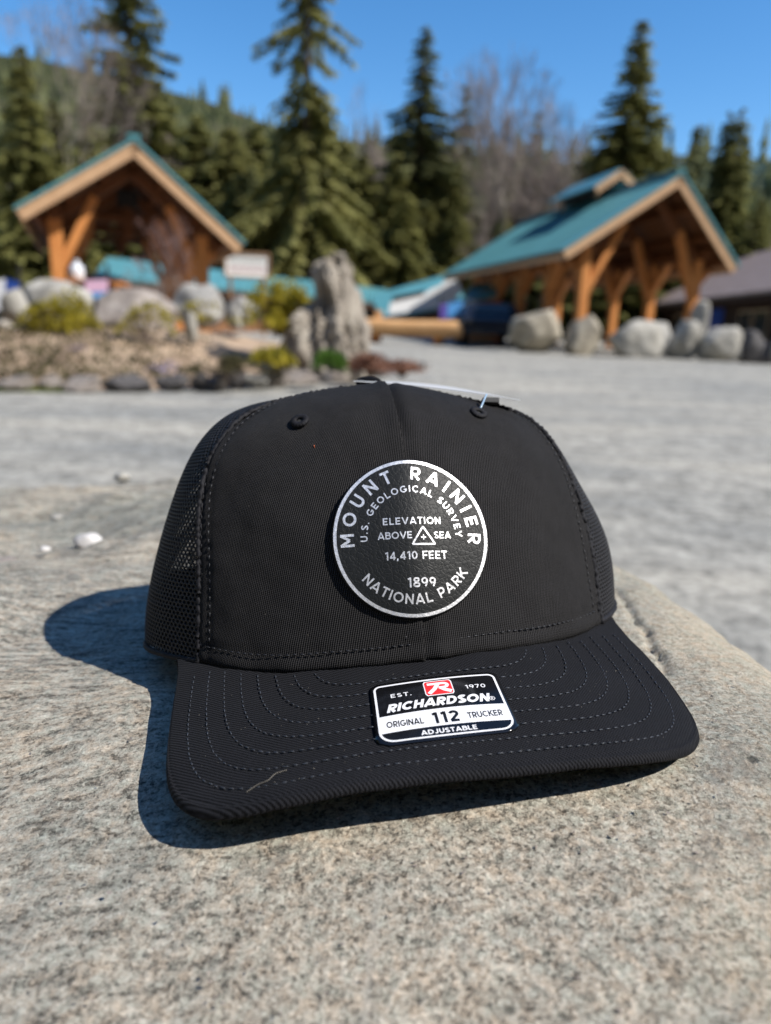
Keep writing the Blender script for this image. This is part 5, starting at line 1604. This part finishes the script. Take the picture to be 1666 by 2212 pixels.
# ------------------------------------------------------------------ timber pavilions
def pavilion(az, Y, apex, tl, tr, far_eave, posts, label, setback=0.8, bays=3, seams=True, cupola=None, length=None):
    az = math.radians(az)
    rd = np.array([math.sin(az), math.cos(az), 0]); gx = np.array([math.cos(az), -math.sin(az), 0]); up = np.array([0, 0, 1.0])
    A = at_y(*apex, Y)
    TL, TR = at_plane(*tl, A, rd), at_plane(*tr, A, rd)
    root = empty('pavilion', (A[0], A[1], 0), label, 'pavilion')
    Ln = length if length else along(TL, rd, *far_eave)
    for T in (TL, TR):
        sl = (T - A) / np.linalg.norm(T - A)
        n = np.cross(sl, rd); n = n if n[2] > 0 else -n
        sgn = 1 if T is TR else -1
        e = A + sl * 0.0
        V = []
        # metal roof sheet
        o = prism('roof', [A + n * 0.02, T + n * 0.02, T + rd * Ln + n * 0.02, A + rd * Ln + n * 0.02], n * 0.05, M['teal_roof'], root)
        parts = []
        w = np.linalg.norm(T - A)
        for i in range(1, int(Ln / 0.45)):
            q = rd * (0.45 * i)
            parts.append(beam_geo(A + q + n * 0.09, T + q + n * 0.09, 0.03, 0.035, n))
        v, f = join(parts)
        tag(mesh('standing_seams', v, f, M['teal_roof'], o), kind='stuff')
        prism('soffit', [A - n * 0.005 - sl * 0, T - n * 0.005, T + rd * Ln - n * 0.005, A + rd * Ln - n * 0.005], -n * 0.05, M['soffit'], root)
        beam('barge_board', A - rd * 0.035 - n * 0.105 + sl * 0.02, T - rd * 0.035 - n * 0.105, 0.06, 0.24, M['timber_face'], root, n)
        beam('barge_trim', A - rd * 0.08 + n * 0.04, T - rd * 0.08 + n * 0.04, 0.05, 0.06, M['teal_roof'], root, n)
        beam('eave_board', T - sl * 0.03 - n * 0.12 + rd * 0.02, T - sl * 0.03 - n * 0.12 + rd * Ln, 0.05, 0.2, M['timber_face'], root)
        for k in (0.3, 0.62, 0.9):
            c = A + sl * w * k - n * 0.17
            beam('purlin', c + rd * 0.05, c + rd * (Ln - 0.05), 0.14, 0.2, M['timber_shaded'], root)
    beam('ridge_cap', A + up * 0.12 - rd * 0.05, A + rd * Ln + up * 0.12, 0.25, 0.06, M['teal_roof'], root)
    PL, PR = [at_plane(*p, A + rd * setback, rd) for p in posts]
    gl, gr = (PL - A) @ gx, (PR - A) @ gx
    def roof_z(g):
        T = TL if g < 0 else TR
        tg = (T - A) @ gx
        return A[2] + (T[2] - A[2]) * g / tg
    step = (Ln - 2 * setback) / bays
    base = A - up * A[2]
    for b in range(bays + 1):
        o = rd * (setback + step * b)
        for g, sg in ((gl, 1), (gr, -1)):
            P = base + gx * g + o
            zt = roof_z(g) - 0.42
            beam('post', P + up * 0.0, P + up * zt, 0.27, 0.27, M['timber'], root, gx)
            # knee brace up and inwards, and one outwards to the eave
            zk = zt * 0.58
            gi = g + sg * abs(g) * 0.50
            Q = base + gx * gi + o + up * (roof_z(gi) - 0.50)
            K = P + up * zk
            beam('brace', K, Q, 0.18, 0.26, M['timber'], root, rd)
            go = g - sg * abs(g) * 0.28
            if b == 0 and sg < 0: beam('brace', P + up * (zt * 0.72), base + gx * go + o + up * (roof_z(go) - 0.34), 0.14, 0.18, M['timber'], root, rd)
            if b < bays:
                beam('brace', P + up * zt * 0.66, P + rd * min(1.1, step * .4) + up * (zt - 0.05), 0.14, 0.2, M['timber'], root, gx)
            if b > 0:
                beam('brace', P + up * zt * 0.66, P - rd * min(1.1, step * .4) + up * (zt - 0.05), 0.14, 0.2, M['timber'], root, gx)
            # principal rafter in two lengths meeting at the ridge
            T = TL if g < 0 else TR
            sl = (T - A) / np.linalg.norm(T - A); n = np.cross(sl, rd); n = n if n[2] > 0 else -n
            beam('rafter', A + o - n * 0.36 + sl * 0.15, T + o - n * 0.36 - sl * 0.25, 0.2, 0.22, M['timber_shaded'], root, n)
            beam('steel_plate', K - up * 0.12 - rd * 0.17, K + up * 0.18 - rd * 0.17, 0.26, 0.02, M['dark_steel'], root, gx) if False else None
        # collar and king post with dark steel plates
        zc = A[2] - (A[2] - min(TL[2], TR[2])) * 0.45
        g1 = (zc - A[2]) / (TL[2] - A[2]) * ((TL - A) @ gx); g2 = (zc - A[2]) / (TR[2] - A[2]) * ((TR - A) @ gx)
        if b: beam('collar_beam', base + gx * g1 + o + up * (zc - 0.3), base + gx * g2 + o + up * (zc - 0.3), 0.18, 0.24, M['timber_shaded'], root, rd)
        if b: beam('king_post', A + o - up * 0.35, A + o - up * (A[2] - zc + 0.75), 0.2, 0.2, M['timber_shaded'], root, rd)
        if b == 1:
            beam('steel_plate', A + o - up * 0.45 - rd * 0.13, A + o - up * 0.85 - rd * 0.13, 0.5, 0.03, M['dark_steel'], root, rd)
    for g in (gl, gr):
        z = roof_z(g) - 0.40
        beam('eave_beam', base + gx * g + rd * (setback * .4) + up * (z + .06), base + gx * g + rd * (Ln - setback * .4) + up * (z + .06), 0.22, 0.3, M['timber_shaded'], root)
    if cupola:
        s0, s1, hw, hh = cupola
        a = A + rd * s0 + up * 0.05; b2 = A + rd * s1 + up * 0.05
        for sg in (-1, 1):
            e = gx * sg * hw
            for c in (a, b2): beam('cupola_post', c + e * .78 - up * .15, c + e * .78 + up * hh, .12, .12, M['timber_face'], root, gx)
            T = a + e * 1.35 + up * (hh - hw * .32); Rg = a + up * (hh + hw * .62)
            sl = (T - Rg) / np.linalg.norm(T - Rg); n = np.cross(sl, rd); n = n if n[2] > 0 else -n
            Lc = s1 - s0
            prism('cupola_roof', [Rg - rd * .35, T - rd * .35, T + rd * (Lc + .35), Rg + rd * (Lc + .35)], n * 0.05, M['teal_roof'], root)
            beam('cupola_fascia', Rg - rd * .40 - n * .1, T - rd * .40 - n * .1, .05, .2, M['timber_face'], root, n)
        beam('cupola_louvre', a + up * (hh * .45) + rd * .3, b2 + up * (hh * .45) - rd * .1, 0.9, hh * .8, M['dark_steel'], root)
    return root, A, rd, gx, Ln
pavilion(-22, 16.5, (290, 308), (35, 455), (525, 530), None, ((127, 604), (438, 624)), 'gabled timber pavilion with teal roof on the left seen end on', 0.7, 3, length=9.0)
pavilion(-13, 21.5, (1470, 378), (1215, 543), (1591, 578), (956, 592), ((1253, 682), (1494, 660)), 'long timber pavilion with teal roof and cupola on the right', 0.9, 4, cupola=(3.6, 6.2, 0.62, 0.30))

# ------------------------------------------------------------------ buildings farther back
def bld_low():
    zE, zR = 1.9, 2.75
    E0, E1 = at_z(200, 604, zE), at_z(835, 659, zE)
    R0, R1 = at_z(232, 563, zR), at_z(836, 630, zR)
    root = empty('long_building', ((E0[0]+E1[0])/2, (E0[1]+E1[1])/2, 0), 'long low building with teal roof behind the garden bed', 'building')
    n = np.cross(E1 - E0, R0 - E0); n /= np.linalg.norm(n); n = n if n[2] > 0 else -n
    ro = prism('roof', [E0, E1, R1, R0], n * 0.12, M['teal_roof'], root)
    d = (E1 - E0); L = np.linalg.norm(d); parts = []
    for i in range(1, int(L / 0.6)):
        t = i * 0.6 / L
        parts.append(beam_geo(E0 + d * t + n * .14, R0 + (R1 - R0) * t + n * .14, .04, .05, n))
    v, f = join(parts); tag(mesh('standing_seams', v, f, M['teal_roof'], ro), kind='stuff')
    b = np.array([-(d[1]), d[0], 0]) / math.hypot(d[0], d[1])
    p, q = E0 + b * .6, E1 + b * .6
    prism('wall', [(p[0], p[1], 0), (q[0], q[1], 0), (q[0], q[1], zE + .25), (p[0], p[1], zE + .25)], b * .2, M['log_wall'], root)
    beam('eave_board', E0 - np.array([0, 0, .08]), E1 - np.array([0, 0, .08]), .06, .2, M['brown_wall'], root)
    for i in range(9):
        c = p + (q - p) * (i + .5) / 9 - b * 0.03
        a = (q - p) / np.linalg.norm(q - p)
        w = prism('window', [c - a * .6 + np.array([0, 0, .85 - c[2]]), c + a * .6 + np.array([0, 0, .85 - c[2]]), c + a * .6 + np.array([0, 0, 1.65 - c[2]]), c - a * .6 + np.array([0, 0, 1.65 - c[2]])], b * .05, M['brown_wall'], root)
        prism('pane', [c - a * .5 - b * .012 + np.array([0, 0, .92 - c[2]]), c + a * .5 - b * .012 + np.array([0, 0, .92 - c[2]]), c + a * .5 - b * .012 + np.array([0, 0, 1.58 - c[2]]), c - a * .5 - b * .012 + np.array([0, 0, 1.58 - c[2]])], b * .01, M['glass'], w)
bld_low()

def flat_on(poly, p0, n, name, thick, mat, parent):
    return prism(name, [at_plane(px, py, p0, n) for px, py in poly], n * thick, mat, parent)
def white_sign():
    p0 = at_y(532, 570, 26.0); n = np.array([0.40, -0.92, 0]); n /= np.linalg.norm(n); h = np.array([-n[1], n[0], 0])
    root = empty('notice_sign', (p0[0], p0[1], 0), 'white notice sign with two rows of faint red lettering in a brown frame', 'sign')
    flat_on([(489, 594), (489, 548), (579, 553), (579, 599)], p0, n, 'board', -0.06, M['sign_white'], root)
    for a, b2 in (((486, 546), (581, 550)), ((581, 550), (581, 601)), ((581, 601), (486, 596)), ((486, 596), (486, 546))):
        P, Q = at_plane(*a, p0, n), at_plane(*b2, p0, n)
        beam('frame', P + n * .012, Q + n * .012, .08, .09, M['sign_frame'], root, n)
    r = random.Random(3)
    for y0, hgt, n_, c in ((560, 12, 17, 'grey_rock'), (578, 11, 15, 'sign_red')):
        parts = []
        for i in range(n_):
            x = 494 + 80 * i / n_
            s = (x - 489) * 0.05
            q = at_plane(x + 1.8, y0 + s + hgt / 2 - 4, p0, n) + n * .008
            parts.append(beam_geo(q - np.array([0, 0, .085]), q + np.array([0, 0, .085]), .045, .01, n))
        v, f = join(parts); mesh('lettering', v, f, M[c], root)
    for px in (498, 570):
        q = at_plane(px, 598, p0, n)
        beam('post', (q[0], q[1], 0), (q[0], q[1], q[2]), .1, .1, M['sign_frame'], root, n)
white_sign()

def bld_sign():
    """teal roofed shop whose roof edge carries a long white banner sign ending in a mountain"""
    A, B = at_y(826, 640, 32), at_y(1010, 590, 33)
    d = (B - A); d[2] = 0; d /= np.linalg.norm(d)
    n = np.array([d[1], -d[0], 0]); n = n if n[1] < 0 else -n
    root = empty('shop_building', ((A[0]+B[0])/2, (A[1]+B[1])/2, 0), 'teal roofed shop with white mountain sign beyond the log', 'building')
    p0 = A
    def pt(px, py, off=0.0): return at_plane(px, py, p0, n) + n * off
    e0, e1 = pt(828, 690), pt(1012, 652)
    t0, t1 = pt(815, 640) - n * 3.2, pt(965, 588) - n * 3.2
    r0 = [pt(828, 690), pt(1012, 652), pt(1000, 586) - n * 1.8, pt(822, 636) - n * 1.8]
    nn = np.cross(r0[1] - r0[0], r0[3] - r0[0]); nn /= np.linalg.norm(nn); nn = nn if nn[2] > 0 else -nn
    prism('roof', r0, -nn * .15, M['teal_roof'], root)
    sg = flat_on([(833, 680), (838, 655), (905, 640), (925, 626), (945, 618), (968, 592), (978, 606), (992, 628), (975, 648), (945, 664), (920, 668)], p0, n, 'sign_board', 0.08, M['sign_white'], root)
    sg.location = Vector(sg.location) + Vector(n) * 0.35
    parts = []
    for i in range(15):
        x = 845 + 68 * i / 15; y = 649 - (x - 845) * .20
        q = pt(x, y, .40)
        parts.append(beam_geo(q - np.array([0, 0, .15]), q + np.array([0, 0, .15]), .10, .05, n))
    v, f = join(parts); mesh('lettering', v, f, M['dark_steel'], root)
    w0, w1 = e0 - n * .5, e1 - n * .5
    prism('wall', [(w0[0], w0[1], 0), (w1[0], w1[1], 0), (w1[0], w1[1], w1[2] + .1), (w0[0], w0[1], w0[2] + .1)], -n * .2, M['log_wall'], root)
    beam('eave_board', e0, e1, .08, .16, M['teal_roof'], root)
    # little side roof towards the pavilion
    s = [at_y(1003, 655, 27.5), at_y(1075, 642, 27.5), at_y(1068, 612, 29.5), at_y(1018, 622, 29.5)]
    m2 = np.cross(s[1] - s[0], s[3] - s[0]); m2 /= np.linalg.norm(m2); m2 = m2 if m2[2] > 0 else -m2
    prism('side_roof', s, m2 * .12, M['teal_roof'], root)
    a, b2 = at_y(1012, 655, 27.9), at_y(1070, 645, 27.9)
    prism('side_wall', [(a[0], a[1], 0), (b2[0], b2[1], 0), (b2[0], b2[1], b2[2]), (a[0], a[1], a[2])], np.array([0, .2, 0]), M['timber'], root)
    return root
bld_sign()
def banner(name, pts, Y, mats, label):
    p0 = at_y(*pts[0][0], Y); n = np.array([0.1, -1.0, 0]); n /= np.linalg.norm(n)
    c = np.mean([at_plane(*q, p0, n) for q in pts[0]], axis=0)
    root = empty(name, (c[0], c[1], 0), label, 'banner')
    for poly, m in zip(pts, mats):
        flat_on(poly, p0, n, 'panel', 0.05, M[m], root)
    xs = [q[0] for p in pts for q in p]
    for px in (min(xs) + 1, max(xs) - 1):
        q = at_plane(px, pts[0][0][1], p0, n)
        beam('pole', (q[0], q[1], 0), (q[0], q[1], q[2] + .3), .05, .05, M['dark_steel'], root)
banner('banner', [[(950, 658), (966, 656), (966, 688), (950, 690)], [(966.5, 656), (1000, 650), (1000, 682), (966.5, 688)]], 24.5, ['banner_violet', 'banner_blue'], 'bright blue banner with violet end hung under the shop roof')
banner('banner', [[(186, 606), (234, 604), (234, 630), (186, 632)], [(186, 632.5), (234, 630.5), (234, 645), (186, 647)]], 14.6, ['banner_pink', 'banner_blue'], 'pink banner with blue lower strip behind the pale boulders')
banner('banner', [[(-12, 606), (14, 602), (14, 668), (-12, 672)], [(14.5, 602), (44, 610), (44, 660), (14.5, 668)]], 15.5, ['white_plastic', 'blue_paint'], 'blue and white banner at the left edge of the photo')
def water_jug():
    p = at_y(168, 606, 15.0); t = at_y(168, 562, 15.0); h = t[2] - p[2]
    prof = [(0, .0), (.13, .0), (.15, .03), (.15, .55), (.12, .72), (.05, .82), (.05, .97), (.06, 1.0), (0, 1.0)]
    V, n = [], 20
    for r, z in prof:
        for i in range(n): V.append((r * h / .42 * math.cos(2*PI*i/n), r * h / .42 * math.sin(2*PI*i/n), z * h))
    F = [(k*n+i, k*n+(i+1) % n, (k+1)*n+(i+1) % n, (k+1)*n+i) for k in range(len(prof)-1) for i in range(n)]
    root = empty('drinks_table', (p[0], p[1], 0), 'small wooden table under the left pavilion', 'table')
    z = p[2]
    beam('tabletop', (p[0] - .5, p[1], z - .03), (p[0] + .9, p[1], z - .03), .7, .05, M['timber'], root)
    for sx in (-.45, .85):
        for sy in (-.28, .28): beam('leg', (p[0] + sx, p[1] + sy, 0), (p[0] + sx, p[1] + sy, z - .055), .07, .07, M['timber'], root, (0, 1, 0))
    o = mesh('water_jug', V, F, M['white_plastic'], None, True); o.location = tuple(p)
    tag(o, 'whitish water jug on the table under the left pavilion', 'jug')
water_jug()

def bld_brown():
    zE = 2.5
    E0, E1 = at_z(1322, 671, zE), at_z(1690, 631, zE)
    d = E1 - E0; L = np.linalg.norm(d); d /= L
    E1 = E1 + d * 6
    b = np.array([-d[1], d[0], 0])
    b = b if b[0] > 0 else -b
    root = empty('brown_building', ((E0[0]+E1[0])/2, (E0[1]+E1[1])/2, 0), 'dark brown building with broad shingle roof at the right edge', 'building')
    up = (b + np.array([0, 0, .55])) * 5.2
    n = np.cross(d, up); n /= np.linalg.norm(n); n = n if n[2] > 0 else -n
    prism('roof', [E0, E1, E1 + up, E0 + up], n * .15, M['brown_roof'], root)
    p, q = E0 + b * .7 + d * .8, E1 + b * .7
    prism('wall', [(p[0], p[1], 0), (q[0], q[1], 0), (q[0], q[1], zE + .3), (p[0], p[1], zE + .3)], b * .2, M['brown_wall'], root)
    beam('eave_board', E0 - np.array([0, 0, .1]), E1 - np.array([0, 0, .1]), .08, .24, M['brown_wall'], root)
    wn_ = -b
    def on_wall(px, py): return at_plane(px, py, p, b)
    def panel(px0, px1, z0, z1, name, m, off, th, par):
        a, c = on_wall(px0, 690), on_wall(px1, 690)
        return prism(name, [(a[0], a[1], z0), (c[0], c[1], z0), (c[0], c[1], z1), (a[0], a[1], z1)], wn_ * th, m, par) if off == 0 else prism(name, [np.array([a[0], a[1], z0]) + wn_ * off, np.array([c[0], c[1], z0]) + wn_ * off, np.array([c[0], c[1], z1]) + wn_ * off, np.array([a[0], a[1], z1]) + wn_ * off], wn_ * th, m, par)
    dr = panel(1531, 1562, 0.05, 2.15, 'door', M['blue_paint'], 0, .06, root)
    panel(1557, 1559, 1.0, 1.12, 'handle', M['chrome'], .062, .04, dr)
    for x0, x1 in ((1596, 1626), (1630, 1662), (1460, 1490)):
        w = panel(x0, x1, 0.85, 2.0, 'window', M['timber_face'], 0, .05, root)
        panel(x0 + 2.5, (x0 + x1) / 2 - 1, 0.95, 1.9, 'pane', M['glass'], .052, .012, w)
        panel((x0 + x1) / 2 + 1, x1 - 2.5, 0.95, 1.9, 'pane', M['glass'], .052, .012, w)
bld_brown()

# ------------------------------------------------------------------ log, car, boulders on the right
def log_bench():
    Y = 24.0
    a, b2 = at_y(772, 704, Y), at_y(1000, 713, Y * 0.97)
    r = 0.5 * (at_y(900, 692, Y)[2] - at_y(900, 727, Y)[2])
    root = empty('log_rail', ((a[0]+b2[0])/2, Y, 0), 'long peeled orange log raised on short stumps beside the yard', 'log')
    t = np.linspace(0, 1, 24)
    P = a + (b2 - a) * t[:, None]
    rad = r * (1 + 0.04 * np.sin(t * 9)) * np.linspace(0.94, 1.05, 24)
    v, f = tube_geo(P, rad, 20); mesh('log', v, f, M['log'], root, False)
    for px in (812, 948):
        q = at_y(px, 725, Y + .05)
        v, f = tube_geo([(q[0], q[1], 0.1), (q[0], q[1], (0.1 + q[2]) * .5), (q[0], q[1], q[2] + .03)], r * 0.75, 14); mesh('stump', v, f, M['timber'], root, True)
    q = at_y(818, 686, Y + 0.1)
    beam('upright', (q[0], q[1], at_y(818, 694, Y)[2]), (q[0], q[1], at_y(818, 670, Y)[2]), .22, .22, M['log'], root)
log_bench()

def car():
    Y = 23.0
    l, r = at_y(1000, 745, Y), at_y(1094, 745, Y)
    z1 = at_y(1050, 668, Y)[2]
    x0 = l[0]; W = 1.75; Ln = 4.2; H = 1.35
    gz = float(ground_z(Y))
    root = empty('parked_car', (x0 + W / 2, Y + Ln / 2, 0), 'dark navy car parked between the log and the tan boulder', 'car')
    prof = [(0.0, .42), (0.02, .78), (.10, .90), (.55, .98), (.80, H * .97), (1.25, H), (2.4, H), (3.1, .98), (4.0, .86), (4.2, .60), (4.2, .36)]
    V = []
    for x, k in ((0, 0), (.10, 1), (W - .10, 1), (W, 0)):
        for y, z in prof:
            tuck = 0.16 if z > 1.0 else 0.0
            xx = x0 + (x if k else (x + tuck * (1 if x == 0 else -1)))
            if k: xx += tuck * (1 if x < W / 2 else -1) * 0.6
            V.append((xx, Y + y, z))
    n = len(prof)
    F = grid_faces(4, n) + [tuple(range(n)), tuple(3 * n + i for i in range(n - 1, -1, -1)), (0, n, n - 1 + n, n - 1), (n, 2 * n, 3 * n - 1, 2 * n - 1), (2 * n, 3 * n, 4 * n - 1, 3 * n - 1)]
    recalc(mesh('body', V, F, M['navy_paint'], root))
    prism('rear_window', [(x0 + .30, Y + .565, 1.01), (x0 + W - .30, Y + .565, 1.01), (x0 + W - .36, Y + .765, H * .94), (x0 + .36, Y + .765, H * .94)], (0, -.012, .01), M['glass'], root)
    for s in (0, 1):
        xw = x0 + (.12 if s == 0 else W - .12)
        for yw in (.75, 3.35):
            v, f = tube_geo([(xw - .1, Y + yw, .31), (xw + .1, Y + yw, .31)], .31, 20)
            w = mesh('wheel', v, f, M['rubber'], root)
            v, f = tube_geo([(xw - .108, Y + yw, .31), (xw + .108, Y + yw, .31)], .18, 14); mesh('rim', v, f, M['chrome'], w)
        xl = x0 + (.16 if s == 0 else W - .16)
        beam('tail_light', (xl - .1, Y - .01, .74), (xl + .1, Y - .01, .74), .05, .12, M['dark_steel'], root)
    beam('bumper', (x0 + .05, Y - .05, .45), (x0 + W - .05, Y - .05, .45), .12, .16, M['navy_paint'], root)
    beam('roof_trim', (x0 + .3, Y + .9, H + .02), (x0 + .3, Y + 2.3, H + .02), .05, .05, M['chrome'], root)
    root.location.z = gz
car()

rock('boulder', 1086, 1212, 667, 762, 20.4, M['sand_rock'], 'big tan boulder with a sloping top beside the dark car', None, 61, zb='g', boxy=4.0, flat=0.66)
rock('boulder', 1216, 1308, 679, 764, 20.2, M['sand_rock'], 'squarish tan boulder at the foot of the front pavilion post', None, 62, zb='g', boxy=4.0, flat=0.62)
rock('boulder', 1304, 1428, 690, 772, 20.0, M['pale_rock'], 'broad whitish boulder third in the row before the right pavilion', None, 63, zb='g', boxy=3.4, flat=0.72)
rock('boulder', 1390, 1446, 694, 764, 21.0, M['grey_rock'], 'grey boulder behind the right shoulder of the broad whitish one', None, 64, zb='g', boxy=3.4, flat=0.72)
rock('boulder', 1436, 1512, 690, 780, 19.6, M['pale_rock'], 'upright whitish boulder below the right pavilion post', None, 65, zb='g', boxy=4.0, flat=0.65)
rock('boulder', 1484, 1528, 648, 742, 21.0, M['pale_rock'], 'narrow tall pale stone standing behind the upright whitish boulder', None, 66, zb='g', boxy=4.0, flat=0.62)
rock('boulder', 1508, 1594, 704, 780, 19.2, M['pale_rock'], 'low rounded whitish boulder beside the dark one at right', None, 67, zb='g', boxy=3.4, flat=0.72)
rock('boulder', 1584, 1662, 712, 786, 19.0, M['dark_rock'], 'dark boulder near the right edge of the photo', None, 68, zb='g', boxy=3.4, flat=0.72)
rock('boulder', 1650, 1730, 716, 790, 18.8, M['grey_rock'], 'grey boulder cut by the right edge of the photo', None, 69, zb='g', boxy=3.4, flat=0.72)
